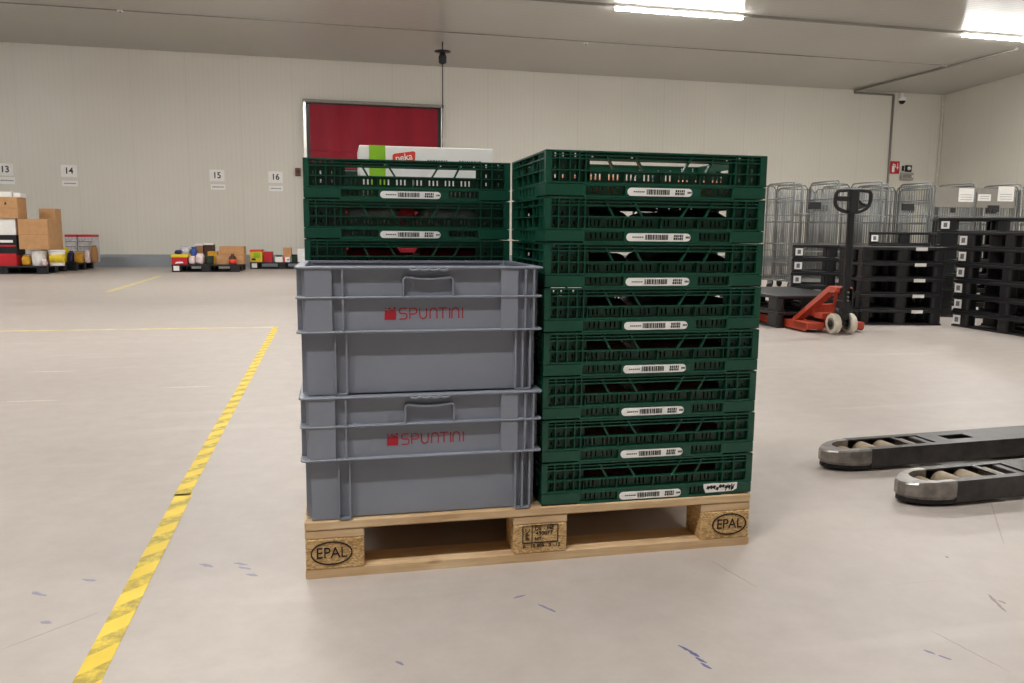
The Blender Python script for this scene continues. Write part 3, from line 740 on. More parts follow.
# the white box in the top crate
YB = Yc+0.07
pl, pr = at(359, 144.5, YB), at(493, 149.5, YB)
bw = pr.x-pl.x; bh = (pl.z+pr.z)/2-cz
bx = thing('product_box', 'white carton with green stripe and red logo standing in the top green crate', 'box', (pl.x, YB, cz), 0)
MB().box(0, bw, 0, 0.24, 0, bh, 0.002, 1).build('body', M['white'], bx)
MB().box(0.002, bw-0.002, 0.115, 0.125, bh, bh+0.0008).build('packing_tape', M['silver_film'], bx)
ppm = bw/134.0
MB().box(9.5*ppm, 25.5*ppm, -0.0008, 0.238, 0.002, bh+0.0006).build('stripe', M['lime'], bx)
ban = MB().prism([(32.5*ppm, bh-20*ppm), (54.5*ppm, bh-16.5*ppm), (55*ppm, bh-5.5*ppm), (53*ppm, bh-4.5*ppm), (34*ppm, bh-7.5*ppm), (32.5*ppm, bh-9*ppm)], 'y', -0.001, 0.0005).build('logo', M['logo_red'], bx)
text_part('lettering', 'peka', 9.6*ppm, M['white'], ban, (43.7*ppm, -0.0011, bh-10.9*ppm), rot=(PI/2, -math.radians(9), 0), bold=0.0003, sx=0.95)
mb = MB(); rnd = random.Random(11)
for xa, xb in ((67, 86), (99, 120)):
    x = xa
    while x < xb: l = rnd.uniform(1.0, 2.6); mb.box(x*ppm, (x+l)*ppm, -0.0008, 0.0004, bh-14.2*ppm, bh-12.6*ppm); x += l+0.8
for k in range(8): mb.box((55+3.2*k)*ppm, (57.3+3.2*k)*ppm, -0.0008, 0.0004, bh-(32+k % 2)*ppm, bh-30.5*ppm)
mb.build('small_print', M['grey_ink'], bx)

# ================================================================== BLACK PLASTIC PALLETS
PP = 0.15
def plastic_pallet(W=0.8, D=1.2, label_kind=None, e0=0.115):
    """front face of width W at y=0, depth D; blocks at both ends and in the middle"""
    t = thing('plastic_pallet', 'x', 'pallet')
    H = PP-0.001
    MB().box(0, W, 0, D, H-0.030, H, 0.006, 2).build('deck', M['black_plastic'], t)
    def spans(q, e): return ((0.004, e), (q/2-0.06, q/2+0.06), (q-e, q-0.004))
    for x0, x1 in spans(W, e0 if W < 1 else 0.2):
        for y0, y1 in spans(D, 0.2 if D > 1 else 0.14):
            MB().prism(rrect(x0, x1, y0, y1, 0.035, 4), 'z', 0.018, H-0.030).build('block', M['black_plastic'], t)
        if D >= W: MB().box(x0, x1, 0.004, D-0.004, 0.0, 0.018, 0.004, 1).build('runner', M['black_plastic'], t)
    if D < W:
        for y0, y1 in spans(D, 0.14): MB().box(0.004, W-0.004, y0, y1, 0.0, 0.018, 0.004, 1).build('runner', M['black_plastic'], t)
    if label_kind == 'square_short':
        MB().box(0.03, 0.108, 0.001, 0.0045, 0.034, 0.112).build('label', M['paper'], t)
        MB().box(0.052, 0.086, 0.0003, 0.0012, 0.05, 0.096).build('label_print', M['grey_ink'], t)
    if label_kind == 'square_long':
        MB().box(0.001, 0.0045, 1.082, 1.172, 0.026, 0.110).build('label', M['paper'], t)
        MB().box(0.0003, 0.0012, 1.105, 1.150, 0.045, 0.092).build('label_print', M['grey_ink'], t)
    if label_kind == 'strip':
        MB().box(0.50, 0.61, -0.0012, 0.0015, H-0.034, H+0.002-0.004).build('label', M['paper'], t)
    return t
def stack(n, x, y, rz, W, D, kind, desc, group, every=True, e0=0.115):
    top = plastic_pallet(W, D, kind, e0); p = top if every else plastic_pallet(W, D, None, e0)
    for k in range(n):
        o = top if k == n-1 else p if (k == 0 and not every) else copy_tree(p)
        o.location = (x+(random.uniform(-0.006, 0.006) if k else 0), y+(random.uniform(-0.006, 0.006) if k else 0), PP*k+0.0002); o.rotation_euler.z = math.radians(rz); o['group'] = group
        i = n-1-k
        o['label'] = ('topmost' if i == 0 else 'bottom' if k == 0 else ORD[i]+' from top') + ' black plastic pallet of the ' + desc
# two pallets carried by the red truck, then the stacks
stack(2, 4.035, 4.70, 0, 0.8, 1.2, None, 'low pair beside the red pallet truck', 'low pair of black pallets', True, 0.08)
stack(5, 4.92, 5.97, -30, 0.8, 0.6, 'square_short', 'stack behind the red pallet truck', 'pallets of the stack behind the truck')
stack(5, 4.99, 4.85, -13, 0.8, 0.6, 'strip', 'stack with small white strips', 'pallets of the stack with white strips')
stack(6, 6.46, 6.81, -36, 0.8, 0.6, 'square_short', 'tall stack behind the white-strip stack', 'pallets of the tall stack behind the white strips', False)
stack(6, 5.86, 3.465, 0, 0.8, 1.2, 'square_long', 'stack at the right edge', 'pallets of the right-hand stack')
stack(7, 6.29, 5.45, -35, 1.2, 0.8, 'square_short', 'tallest stack behind the right-hand stack', 'pallets of the tallest stack', False)

# ================================================================== PALLET TRUCKS
def pallet_truck(name_label, body, fork_m, loc, rz, worn=False):
    t = thing('pallet_truck', name_label, 'pallet truck', loc, rz)
    back = 0.22 if worn else 0.0
    for s in (-1, 1):
        cx = 0.195*s; w2 = 0.081; zt_, zb2 = 0.085, 0.015
        mb = MB()
        hs = [(cx-0.052, cx+0.052, 0.80, 0.905), (cx-0.052, cx+0.052, 0.925, 1.2)]
        hs.append((cx-0.028, cx+0.028, 0.60, 0.72))
        mb.panel('z', cx-w2, cx+w2, 0.10-back, 1.112, hs, zt_-0.005, zt_)
        for sx in (-1, 1):
            x0 = cx+sx*w2; mb.box(min(x0, x0-0.006*sx), max(x0, x0-0.006*sx), 0.10-back, 1.112, zb2, zt_-0.005)
        mb.build('fork', fork_m, t)
        # rounded nose, dropping a little towards the tip
        nb = MB(); outl = [(-w2, 1.112), (-w2*0.97, 1.15), (-w2*0.86, 1.195), (-w2*0.62, 1.235), (-w2*0.3, 1.262), (0, 1.27), (w2*0.3, 1.262), (w2*0.62, 1.235), (w2*0.86, 1.195), (w2*0.97, 1.15), (w2, 1.112)]
        def zz(y): return zt_-0.010*max(0, (y-1.16)/0.11)
        A = [nb.bm.verts.new((cx+x*0.96, y-0.004, zz(y))) for x, y in outl]; B = [nb.bm.verts.new((cx+x, y, zz(y)-0.006)) for x, y in outl]; C = [nb.bm.verts.new((cx+x, y, 0.034)) for x, y in outl]; D = [nb.bm.verts.new((cx+x*0.9, y-0.012, 0.018)) for x, y in outl]
        inn = [(-0.052, 1.112), (-0.052, 1.135), (-0.052, 1.165), (-0.04, 1.195), (-0.02, 1.207), (0, 1.209), (0.02, 1.207), (0.04, 1.195), (0.052, 1.165), (0.052, 1.135), (0.052, 1.112)]
        I1 = [nb.bm.verts.new((cx+x, y, zz(y)-0.0005)) for x, y in inn]; I2 = [nb.bm.verts.new((cx+x, y, 0.04)) for x, y in inn]
        for P, Q in ((A, I1), (I1, I2)):
            for k in range(len(outl)-1): nb.face((P[k], P[k+1], Q[k+1], Q[k]))
        for P, Q in ((A, B), (B, C), (C, D)):
            for k in range(len(outl)-1): nb.face((P[k], P[k+1], Q[k+1], Q[k]))
        nb.face(D)
        nb.build('nose', M['worn_steel'] if worn else fork_m, t)
        sk = MB(); sk.prism([(cx+x*0.93, y-0.006) for x, y in outl], 'z', 0.010, 0.030); sk.build('skid', M['black_rubber'], t)
        for y in (0.865, 0.975, 1.062, 1.15):
            r_ = 0.0395
            if y == 0.865:
                MB().box(cx-0.05, cx+0.05, 0.81, 0.84, 0.05, 0.083, 0.004).build('link', M['fork_steel'], t); MB().box(cx-0.05, cx+0.05, 0.87, 0.90, 0.045, 0.079, 0.004).build('link', M['tan_roller'], t); continue
            if y > 1.1: r_ = 0.034
            MB().lathe([(0.012, -0.048), (r_-0.003, -0.048), (r_, -0.044), (r_, 0.044), (r_-0.003, 0.048), (0.012, 0.048)], (cx, y, r_+0.0004), 'x', 24).build('load_roller', M['tan_roller'], t)
    # yoke: sloped arms from the fork heels up to the pump head
    mb = MB()
    for s in (-1, 1):
        prof = [(0.36, 0.085), (0.44, 0.085), (0.12, 0.405), (0.0, 0.41), (-0.02, 0.38), (0.0, 0.365), (0.085, 0.36)]
        x0, x1 = sorted((s*0.155, s*0.235))
        b = bmesh.new(); v0 = [b.verts.new((x0, *q)) for q in prof]; v1 = [b.verts.new((x1, *q)) for q in prof]
        for v in v0+v1:
            k = max(0, min(1, (v.co.z-0.085)/0.3)); v.co.x -= s*0.155*k
        n = len(prof); b.faces.new(v0); b.faces.new(v1[::-1])
        for i in range(n): b.faces.new((v0[i], v0[(i+1) % n], v1[(i+1) % n], v1[i]))
        mb.merge(b)
        mb.box(*sorted((s*0.114, s*0.276)), 0.08, 0.32, 0.03, 0.09, 0.006)
    mb.box(-0.075, 0.075, -0.02, 0.13, 0.355, 0.412, 0.01)
    mb.box(-0.13, 0.13, 0.24, 0.30, 0.13, 0.24, 0.008)
    mb.build('yoke', body, t)
    mb = MB(); mb.box(-0.13, 0.13, 0.1, 0.235, 0.12, 0.17, 0.006); mb.build('cross_member', body, t)
    MB().lathe([(0.03, 0.12), (0.062, 0.13), (0.062, 0.22), (0.045, 0.235), (0.045, 0.40), (0.02, 0.42)], (0, 0, 0), 'z', 20).build('pump', M['black_metal'], t)
    mb = MB(); mb.box(-0.05, 0.05, -0.075, 0.03, 0.20, 0.30, 0.01); mb.box(-0.045, -0.03, -0.085, 0.0, 0.24, 0.40); mb.box(0.03, 0.045, -0.085, 0.0, 0.24, 0.40); mb.cyl((-0.12, 0, 0.09), (0.12, 0, 0.09), 0.014, seg=12); mb.box(-0.025, 0.025, -0.03, 0.03, 0.08, 0.2)
    mb.build('steering_block', M['black_metal'], t)
    for s in (-1, 1):
        wh = MB().lathe([(0.02, -0.027), (0.05, -0.022), (0.055, -0.027), (0.084, -0.027), (0.09, -0.02), (0.09, 0.02), (0.084, 0.027), (0.055, 0.027), (0.05, 0.022), (0.02, 0.027)], (s*0.075, 0, 0.0902), 'x', 32).build('wheel', M['nylon'], t)
        MB().lathe([(0.005, -0.031), (0.031, -0.03), (0.031, 0.03), (0.005, 0.031)], (s*0.075, 0, 0.0902), 'x', 18).build('hub', M['black_metal'], wh)
        MB().lathe([(0.03, -0.0265), (0.058, -0.0265), (0.058, 0.0265), (0.03, 0.0265)], (s*0.075, 0, 0.0902), 'x', 24).build('bearing', M['worn_steel'], wh)
    for z in (0.30, 0.33, 0.37): MB().cyl((-0.01, -0.095, z), (-0.01, -0.07, z), 0.008, seg=8).build('bolt', M['zinc'], t)
    MB().box(-0.028, 0.028, -0.055, -0.02, 0.28, 1.1, 0.008).build('tiller', M['black_metal'], t)
    hp = [(-0.150, 1.222), (-0.09, 1.234), (0.0, 1.236), (0.09, 1.234), (0.150, 1.222), (0.163, 1.165), (0.150, 1.105), (0.095, 1.068), (0.0, 1.05), (-0.095, 1.068), (-0.150, 1.105), (-0.163, 1.165)]
    # smooth the loop
    P = []
    for i in range(len(hp)):
        p0, p1, p2, p3 = [Vector((*hp[(i+k-1) % len(hp)], 0)) for k in range(4)]
        for u in (0, 0.25, 0.5, 0.75):
            q = 0.5*((2*p1)+(p2-p0)*u+(2*p0-5*p1+4*p2-p3)*u*u+(3*p1-p0-3*p2+p3)*u**3); P.append((q.x, -0.04-(q.y-1.05)*0.12, q.y))
    MB().tube(P, 0.0165, 10, True).build('handle', M['black_plastic'], t)
    MB().box(-0.042, 0.042, -0.085, -0.018, 1.04, 1.246, 0.012).build('handle_spine', M['black_plastic'], t)
    MB().box(-0.155, -0.035, -0.075, -0.05, 1.145, 1.185, 0.006).build('grip_bar', M['black_plastic'], t)
    MB().tube([(0.03, -0.06, 1.165), (0.08, -0.055, 1.125), (0.13, -0.055, 1.11)], 0.011, 8).build('lever', M['black_metal'], t)
    for ch in t.children:
        if not ch.name.startswith(('fork', 'nose', 'skid', 'link', 'load_roller')): ch.location.y -= back
    return t
pallet_truck('red pallet truck with white wheels and upright black handle, forks in the low black pallets', M['orange_paint'], M['orange_paint'], (4.38, 4.235, 0), math.radians(-2.5))
pallet_truck('dark metal pallet truck forks entering at the right edge, lying on the floor', M['fork_steel'], M['fork_steel'], (3.105, 0.502, 0), math.radians(93.5), True)

# ================================================================== ROLL CAGES
def roll_cage(variant):
    t = thing('roll_cage', 'x', 'roll cage'); Wd, Dp, Ht = 0.70, 0.78, 1.60 + 0.04*variant
    mb = MB(); z = 0.19
    mb.tube([(0, 0, z), (Wd, 0, z), (Wd, Dp, z), (0, Dp, z)], 0.014, 6, True)
    for k in range(1, 9): mb.tube([(Wd*k/9, 0, z), (Wd*k/9, Dp, z)], 0.005, 4)
    mb.box(0.0, Wd, -0.008, 0.004, z-0.035, z+0.03)
    mb.build('base', M['zinc'], t)
    for x, in ((0,), (Wd,)):
        mb = MB(); r = 0.011
        mb.tube([(x, 0.02, z), (x, 0.02, Ht-0.06), (x, 0.05, Ht-0.015), (x, 0.09, Ht), (x, Dp-0.09, Ht), (x, Dp-0.05, Ht-0.015), (x, Dp-0.02, Ht-0.06), (x, Dp-0.02, z)], r, 8)
        for zz in (0.45, 0.72, 1.05, 1.38): mb.tube([(x, 0.02, zz), (x, Dp-0.02, zz)], 0.006, 5)
        for k in range(1, 15): mb.tube([(x, Dp*k/15, z), (x, Dp*k/15, Ht-0.12)], 0.0045, 4)
        mb.build('side_frame', M['zinc'], t)
    mb = MB()
    mb.tube([(0.015, Dp, z), (0.015, Dp, Ht-0.05), (0.06, Dp, Ht), (Wd-0.06, Dp, Ht), (Wd-0.015, Dp, Ht-0.05), (Wd-0.015, Dp, z)], 0.011, 8)
    for zz in (0.45, 0.72, 1.05, 1.38): mb.tube([(0.01, Dp, zz), (Wd-0.01, Dp, zz)], 0.006, 5)
    for k in range(1, 15): mb.tube([(Wd*k/15, Dp, z), (Wd*k/15, Dp, Ht)], 0.0045, 4)
    mb.build('back_frame', M['zinc'], t)
    mb = MB()
    for zz in (0.62, 1.15): mb.tube([(0, 0.015, zz), (Wd, 0.015, zz)], 0.008, 6)
    mb.build('front_bar', M['zinc'], t)
    for x in (0.07, Wd-0.07):
        for y in (0.09, Dp-0.09):
            c_ = MB().lathe([(0.015, -0.018), (0.058, -0.018), (0.0625, -0.012), (0.0625, 0.012), (0.058, 0.018), (0.015, 0.018)], (x, y, 0.0627), 'x', 18).build('caster', M['black_rubber'], t)
            MB().box(x-0.026, x+0.026, y-0.025, y+0.025, 0.11, z-0.008, 0.004).build('fork_bracket', M['zinc'], c_)
    return t
cage0 = [roll_cage(0), roll_cage(1)]
cused = [False, False]
HOLD = {0: 'tag', 1: 'tag', 2: None, 3: [(0.42, 0.68, 1.36, 1.56)], 4: [(0.04, 0.26, 1.38, 1.48), (0.38, 0.66, 1.38, 1.6)], 5: [(0.12, 0.36, 1.36, 1.52)], 6: None}
names = ['first', 'second', 'third', 'fourth', 'fifth', 'sixth', 'seventh', 'eighth']
for k in range(7):
    for r in range(2):
        v = (k+r) % 2
        o = copy_tree(cage0[v]) if cused[v] else cage0[v]; cused[v] = True
        yy = 8.45+r*0.92+(0.05 if k % 3 == 1 else 0)
        o.location = (6.42+0.745*k+random.uniform(-0.01, 0.01), yy-0.02*k, 0.0004); o.rotation_euler.z = math.radians(random.uniform(-0.5, 0.5))
        nth = names[k]+' from the left'
        o['label'] = 'galvanised wire roll cage, %s in the %s row behind the black pallets' % (nth, 'front' if r == 0 else 'rear')
        o['group'] = 'roll cages in the %s row' % ('front' if r == 0 else 'rear')
        if r == 0 and HOLD[k] == 'tag':
            MB().box(0.22, 0.42, -0.004, 0.012, 1.22, 1.32, 0.004).build('tag_holder', M['black_plastic'], o)
        if r == 0 and isinstance(HOLD[k], list):
            MB().box(0.02, 0.68, 0.004, 0.012, 1.28, 1.57).build('sign_panel', M['conduit'], o)
            for (xa, xb, za, zb3) in HOLD[k]:
                s_ = MB().box(xa, xb, 0.0, 0.004, za, zb3).build('paper_sheet', M['paper'], o)
                mb = MB()
                for q in range(3): mb.box(xa+0.03, xb-0.03, -0.001, 0.0, za+0.03+0.035*q, za+0.036+0.035*q) if za+0.04+0.035*q < zb3 else None
                mb.build('print_lines', M['grey_ink'], s_)
            MB().box(0.30, 0.38, -0.01, 0.004, 1.2, 1.27, 0.004).build('tag_holder', M['black_plastic'], o)

# ================================================================== GOODS PALLETS BY THE BACK WALL
def goods_pallet(x0, y0, wd, dp, label, tagged):
    # long side along x, facing the hall
    p = thing('plastic_pallet', label, 'pallet', (x0, y0, 0.0002), 0, 'black pallets with goods by the back wall')
    H = 0.15
    MB().box(0, wd, 0, dp, H-0.03, H, 0.006).build('deck', M['black_plastic'], p)
    for k, x in enumerate((0.004, wd/2-0.09, wd-0.184)):
        for y in (0.004, dp/2-0.07, dp-0.144):
            MB().prism(rrect(x, x+0.18, y, y+0.14, 0.03, 4), 'z', 0.018, H-0.03).build('block', M['black_plastic'], p)
    for y in (0.004, dp/2-0.07, dp-0.144): MB().box(0.004, wd-0.004, y, y+0.14, 0, 0.018, 0.004).build('runner', M['black_plastic'], p)
    if tagged: MB().box(0.04, 0.15, -0.003, 0.004, 0.03, 0.125).build('label', M['paper'], p)
    return p
GZ = 0.1506
GL = 'goods on the left pallets by the back wall'
def carton(px0, px1, pyt, Y, dp, z0, material, label, rz=0.0, name='cardboard_box', tape_m=None, group=None, cat='box', zt=None):
    a, b = at(px0, pyt, Y), at(px1, pyt, Y); h = (zt if zt is not None else (a.z+b.z)/2)-z0; wd = (b.x-a.x)
    t = thing(name, label, cat, (a.x, Y, z0+0.0004), rz, group)
    MB().box(0, wd, 0, dp, 0, h, 0.004, 1).build('body', material, t)
    if tape_m:
        mb = MB(); mb.box(0.002, wd-0.002, dp/2-0.025, dp/2+0.025, h, h+0.0015)
        mb.build('packing_tape', tape_m, t)
        MB().box(0.0, wd, -0.002, 0.0015, h*0.48, h*0.495).build('flap_seam', M['card_dark'], t)
    return t, wd, h
def tub(px, pyt, Y, r, z0, material, label, lid_m, band_m=None, name='tub', group=None):
    a = at(px, pyt, Y); h = a.z-z0
    t = thing(name, label, 'tub', (a.x, Y+r, z0+0.0004), 0, group)
    MB().lathe([(r*0.86, 0), (r*0.88, 0.004), (r, h-0.03), (r, h-0.02)], seg=28).build('body', material, t)
    MB().lathe([(r*1.04, h-0.03), (r*1.05, h-0.004), (r*0.97, h), (r*0.5, h-0.004)], seg=28).build('lid', lid_m, t)
    if band_m: MB().lathe([(r*0.925, h*0.2), (r*0.985, h*0.72)], seg=28).build('wrap', band_m, t)
    return t
def bag(px, pyt, Y, wd, dp, z0, material, label, name='bag', group=None, rz=0.0, squash=1.0):
    a = at(px, pyt, Y); h = max(0.05, a.z-z0); mb = MB(); b = bmesh.new()
    bmesh.ops.create_icosphere(b, subdivisions=3, radius=1.0)
    rnd = random.Random(int(px*10+pyt))
    ph = [rnd.uniform(0, 6) for _ in range(4)]
    for v in b.verts:
        x, y, z = v.co
        sg = lambda q, e: math.copysign(abs(q)**e, q)
        x, y, z = sg(x, 0.42), sg(y, 0.42), sg(z, 0.5)
        k = 1+0.05*math.sin(7*x+ph[0])*math.sin(6*z+ph[1])+0.04*math.sin(9*y+ph[2]+4*z)
        v.co = (x*wd/2*k, y*dp/2*k, max(0, (z+1)/2)*h)
    for fa in b.faces: fa.smooth = True
    mb.merge(b)
    t = thing(name, label, 'bag', (a.x, Y+dp/2, z0+0.0004), rz, group)
    mb.build('body', material, t)
    MB().prism([(-wd*0.36, h*0.93), (wd*0.36, h*0.93), (wd*0.42, h*1.1), (-wd*0.42, h*1.1)], 'y', -0.006, 0.006).build('seal', material, t)
    return t
# L: two pallets at the left edge
L1 = gp(47, 274.3); yL = 14.5
xr = at(47, 274, yL).x
goods_pallet(xr-1.5, yL, 1.5, 1.2, 'black pallet at the left edge loaded with cartons and white tubs', False)
x2 = at(97, 264, 17.2).x
goods_pallet(x2-1.4, yL+1.3, 1.4, 1.2, 'black pallet loaded with bagged snacks, behind the one with white tubs', False)
carton(-14, 16, 255, yL+0.03, 0.4, GZ, M['red'], 'low red and white carton at the left edge of the photo beside the ochre pouch', 0, 'carton', None, GL)
zz1 = at(0, 255, yL+0.03).z+0.001
t, wd, h = carton(-14, 16, 235, yL+0.05, 0.4, zz1, M['black_plastic'], 'black carton with red bands under the white carton at left edge', 0, 'carton', None, GL)
MB().box(0.02, wd-0.02, -0.003, 0.001, h*0.42, h*0.50).build('red_band', M['red'], t); MB().box(wd*0.45, wd-0.06, -0.003, 0.001, h*0.62, h*0.75).build('white_print', M['paper'], t)
MB().box(0.02, wd-0.02, -0.003, 0.001, 0.0, h*0.07).build('red_band', M['red'], t)
zz2 = at(0, 235, yL+0.05).z+0.001
carton(-14, 15, 218.5, yL+0.06, 0.4, zz2, M['white'], 'white carton between the black carton and the brown box at left edge', 0, 'carton', None, GL)
zz3 = at(0, 218.5, yL+0.06).z+0.001
t, wd, h = carton(-14, 16.5, 197, yL+0.03, 0.45, zz3, M['card'], 'brown cardboard box topmost at the left edge, under white papers', 0, 'cardboard_box', M['card_dark'], GL)
MB().prism([(wd*0.57, h*0.65), (wd*0.66, h*0.65), (wd*0.615, h*0.8)], 'y', -0.002, 0.001).build('printed_mark', M['ink'], t)
zz4 = at(0, 197, yL+0.03).z+0.002
carton(-14, 11, 191.5, yL+0.08, 0.3, zz4, M['paper'], 'stack of white paper on the topmost brown box at left edge', 0, 'paper_stack', None, GL)
carton(12.5, 20, 193, yL+0.12, 0.3, zz4, M['paper'], 'small white card folder beside the paper stack at left edge', 0, 'paper_stack', None, GL)
# under the big carton: row of tubs and pouches
g_ = 'tubs and pouches on the left pallets'
tub(36, 250.5, yL+0.06, 0.135, GZ, M['white'], 'plain white tub under the big brown carton, near pouch of ochre', M['white'], None, 'tub', g_)
t = tub(54, 250, yL+0.05, 0.14, GZ, M['white'], 'white tub with a yellow wrap under the tall brown carton', M['white'], M['yellow'], 'tub', g_)
bag(24.5, 256, yL+0.05, 0.13, 0.2, GZ, M['ochre'], 'ochre pouch standing left of the plain white tub', 'pouch', g_)
bag(43.5, 259.5, yL+0.02, 0.07, 0.1, GZ, M['pink_film'], 'small pale pouch between the two white tubs', 'pouch', g_)
zt_ = at(36, 250, yL+0.06).z+0.012
carton(17.2, 47, 219, yL+0.02, 0.6, zt_, M['card'], 'big brown cardboard carton resting on white tubs', 0, 'cardboard_box', M['card_dark'], GL)
carton(38.5, 54.5, 208.5, yL+0.77, 0.36, GZ, M['card'], 'tall brown cardboard carton behind the big carton', 0, 'cardboard_box', M['card_dark'], GL)
y2 = yL+1.34
bag(63, 249, y2+0.05, 0.115, 0.3, GZ, M['yellow'], 'yellow bag beside the white tub on the second left pallet', 'bag', g_)
bag(69.6, 252, y2, 0.09, 0.2, GZ, M['navy'], 'navy blue bag between yellow and ochre bags', 'bag', g_)
bag(77.3, 253.5, y2, 0.16, 0.22, GZ, M['ochre'], 'ochre bag on the second left pallet right of the navy bag', 'bag', g_)
bag(86, 251, y2+0.1, 0.095, 0.18, GZ, M['pink_film'], 'pale bag right of the ochre bag on the second left pallet', 'bag', g_)
bag(92.6, 247, y2+0.18, 0.11, 0.2, GZ, M['card_dark'], 'brown bag at the right end of the second left pallet', 'bag', g_)
for i, (a_, b_) in enumerate(((64.5, 76.5), (77.5, 92))):
    za = GZ
    t, wd, h = carton(a_, b_, 237, y2+0.5, 0.5, za, M['silver_film'], ('left' if i == 0 else 'right')+' wide silvery film-wrapped multipack with a red top, behind the bags', 0, 'multipack', None, g_, 'package')
    MB().box(0, wd, -0.004, 0.5, h, h+0.05, 0.008).build('red_top', M['red'], t)
    mb = MB()
    for q in range(4): mb.box(0.01, wd-0.01, -0.003, 0.001, h*(0.2+0.2*q), h*(0.23+0.2*q))
    mb.build('seams', M['grey_ink'], t)
# M: middle pallet
yM = 15.15; xm = at(171.5, 272, yM).x; xm1 = at(239.5, 272, yM).x
goods_pallet(xm, yM, xm1-xm, 1.2, 'black pallet with red carton and brown cardboard near the back wall', True)
gM = 'goods on the middle pallet by the back wall'
t, wd, h = carton(171.5, 187, 257.5, yM+0.02, 0.4, GZ, M['red'], 'red carton with yellow top at the front corner of the middle pallet', 0, 'carton', None, gM)
MB().box(-0.01, wd+0.01, -0.01, 0.41, h, h+0.06, 0.008).build('yellow_top', M['yellow'], t); MB().prism([(wd*0.2, h*0.15), (wd*0.75, h*0.2), (wd*0.7, h*0.42), (wd*0.3, h*0.38)], 'y', -0.003, 0.001).build('white_print', M['paper'], t)
zr = at(180, 257.5, yM+0.02).z+0.065
bag(177.5, 250.5, yM+0.15, 0.13, 0.2, zr, M['navy'], 'small dark blue bag on the red carton', 'bag', gM)
bag(183.5, 247.5, yM+0.54, 0.22, 0.25, GZ, M['silver_film'], 'big silvery white bag behind the red carton', 'bag', gM)
bag(193, 248.5, yM+0.52, 0.12, 0.22, GZ, M['blue'], 'blue and white bag behind the pale bags', 'bag', gM)
bag(191.3, 257, yM+0.03, 0.12, 0.25, GZ, M['pink_film'], 'pale bag right of the red carton with yellow top', 'bag', gM)
bag(199, 254.5, yM+0.05, 0.15, 0.28, GZ, M['pink_film'], 'taller pale bag beside the dark green canister', 'bag', gM)
t, wd, h = carton(195, 203, 246, yM+0.89, 0.3, GZ, M['card_dark'], 'brown carton with white lid behind the pale bags', 0, 'carton', None, gM); MB().box(-0.005, wd+0.005, -0.005, 0.305, h, h+0.04, 0.006).build('white_lid', M['paper'], t)
t, wd, h = carton(203.8, 213, 245, yM+0.84, 0.3, GZ, M['dark_brown'], 'dark brown carton with white lid at the rear of the middle pallet', 0, 'carton', None, gM); MB().box(-0.005, wd+0.005, -0.005, 0.305, h, h+0.035, 0.006).build('white_lid', M['paper'], t)
tub(208.8, 256, yM+0.04, 0.08, GZ, M['dark_green'], 'dark green canister in front of the orange carton', M['dark_green'], None, 'canister', gM)
carton(207.5, 216.5, 251.5, yM+0.35, 0.3, GZ, M['ochre'], 'small orange carton behind the dark green canister', 0, 'carton', None, gM)
carton(216, 243.5, 255.5, yM+0.16, 0.45, GZ, M['card'], 'long low brown cardboard box on the middle pallet, behind the red bottle', 0, 'cardboard_box', M['card_dark'], gM)
carton(219, 243.5, 246.5, yM+0.64, 0.45, GZ, M['card'], 'higher brown cardboard box at the rear right of the middle pallet', 0, 'cardboard_box', M['card_dark'], gM)
q = at(232.3, 254, yM+0.06); h = q.z-GZ
t = thing('bottle', 'dark bottle with red label in front of the long brown box', 'bottle', (q.x, yM+0.08, GZ+0.0004), 0, gM)
MB().lathe([(0.07, 0), (0.075, 0.01), (0.075, h*0.62), (0.05, h*0.8), (0.028, h*0.86), (0.028, h*0.93)], seg=24).build('body', M['dark_brown'], t)
MB().lathe([(0.0765, h*0.08), (0.0765, h*0.5)], seg=24).build('wrap', M['logo_red'], t)
MB().lathe([(0.032, h*0.92), (0.032, h), (0.01, h+0.002)], seg=16).build('cap', M['black_plastic'], t)
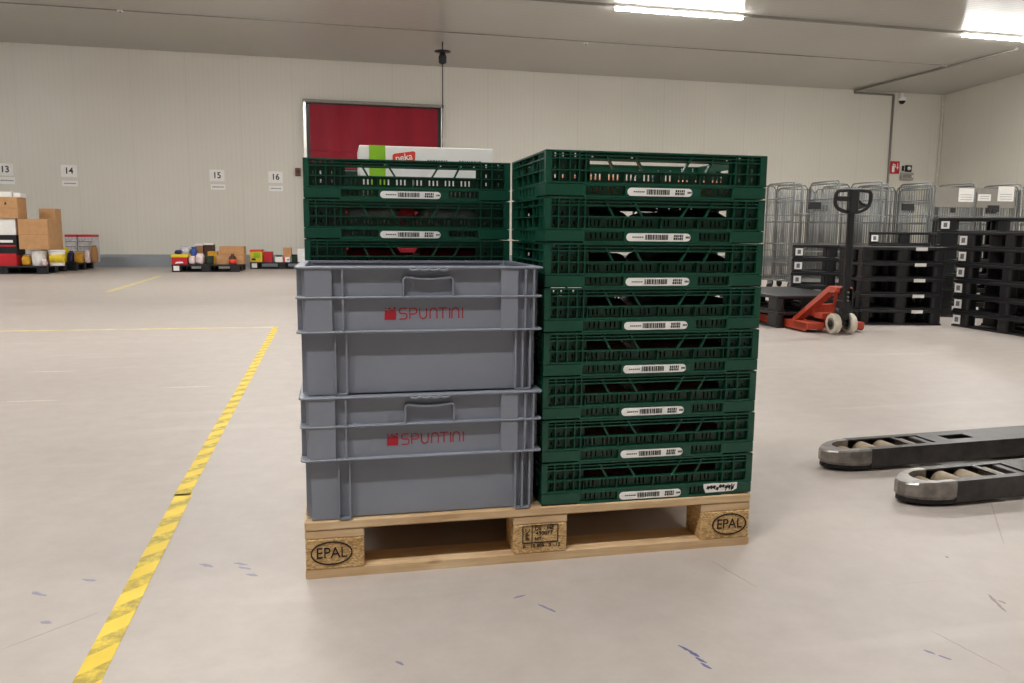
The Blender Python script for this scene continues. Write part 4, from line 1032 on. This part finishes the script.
# N: right-hand of the goods pallets
yN = 16.45; xn = at(250, 268.5, yN).x
goods_pallet(xn, yN, 1.35, 0.8, 'black pallet with red and yellow cartons, partly hidden behind the crates', True)
gN = 'goods on the pallet partly hidden behind the crates'
t, wd, h = carton(249.8, 262, 250, yN+0.02, 0.4, GZ, M['yellow'], 'yellow and green carton with orange top, left front of its pallet', 0, 'carton', None, gN)
MB().box(-0.006, wd+0.006, -0.006, 0.406, h*0.86, h+0.004, 0.006).build('orange_top', M['logo_red'], t); MB().prism([(wd*0.3, h*0.35), (wd*0.85, h*0.35), (wd*0.85, h*0.78), (wd*0.3, h*0.78)], 'y', -0.003, 0.001).build('pale_print', M['lime'], t); MB().prism([(wd*0.1, h*0.15), (wd*0.5, h*0.15), (wd*0.4, h*0.32), (wd*0.15, h*0.32)], 'y', -0.003, 0.001).build('dark_print', M['dark_brown'], t)
carton(263.2, 272, 252, yN+0.04, 0.4, GZ, M['red'], 'plain red carton between the yellow carton and the white tub', 0, 'carton', None, gN)
t, wd, h = carton(275, 282.5, 256.8, yN+0.03, 0.25, GZ, M['paper'], 'small white carton with dark lid right of the plain red carton', 0, 'carton', None, gN); MB().box(0.02, wd-0.02, 0.02, 0.23, h, h+0.03, 0.006).build('dark_lid', M['black_plastic'], t)
t, wd, h = carton(283.5, 290, 257, yN+0.03, 0.3, GZ, M['paper'], 'white and red carton under the small brown box', 0, 'carton', None, gN); MB().prism([(wd*0.45, h*0.4), (wd*0.8, h*0.25), (wd*0.8, h*0.7)], 'y', -0.003, 0.001).build('dark_print', M['ink'], t); MB().box(-0.002, 0.03, -0.003, 0.001, 0.0, h).build('red_edge', M['logo_red'], t)
carton(283, 291, 247.8, yN+0.05, 0.3, at(286, 257, yN+0.03).z+0.002, M['card'], 'small brown box stacked on the white and red carton', 0, 'cardboard_box', M['card_dark'], gN)
tub(294.5, 254.5, yN+0.03, 0.065, GZ, M['dark_green'], 'dark green jar right of the white and red carton', M['black_plastic'], None, 'jar', gN)
t, wd, h = carton(297.5, 306, 256, yN+0.04, 0.3, GZ, M['white'], 'lower white carton at the edge of the green crate', 0, 'carton', None, gN)
carton(297.3, 306, 249, yN+0.05, 0.3, at(300, 256, yN+0.04).z+0.002, M['paper'], 'upper white carton stacked at the edge of the green crate', 0, 'carton', None, gN)
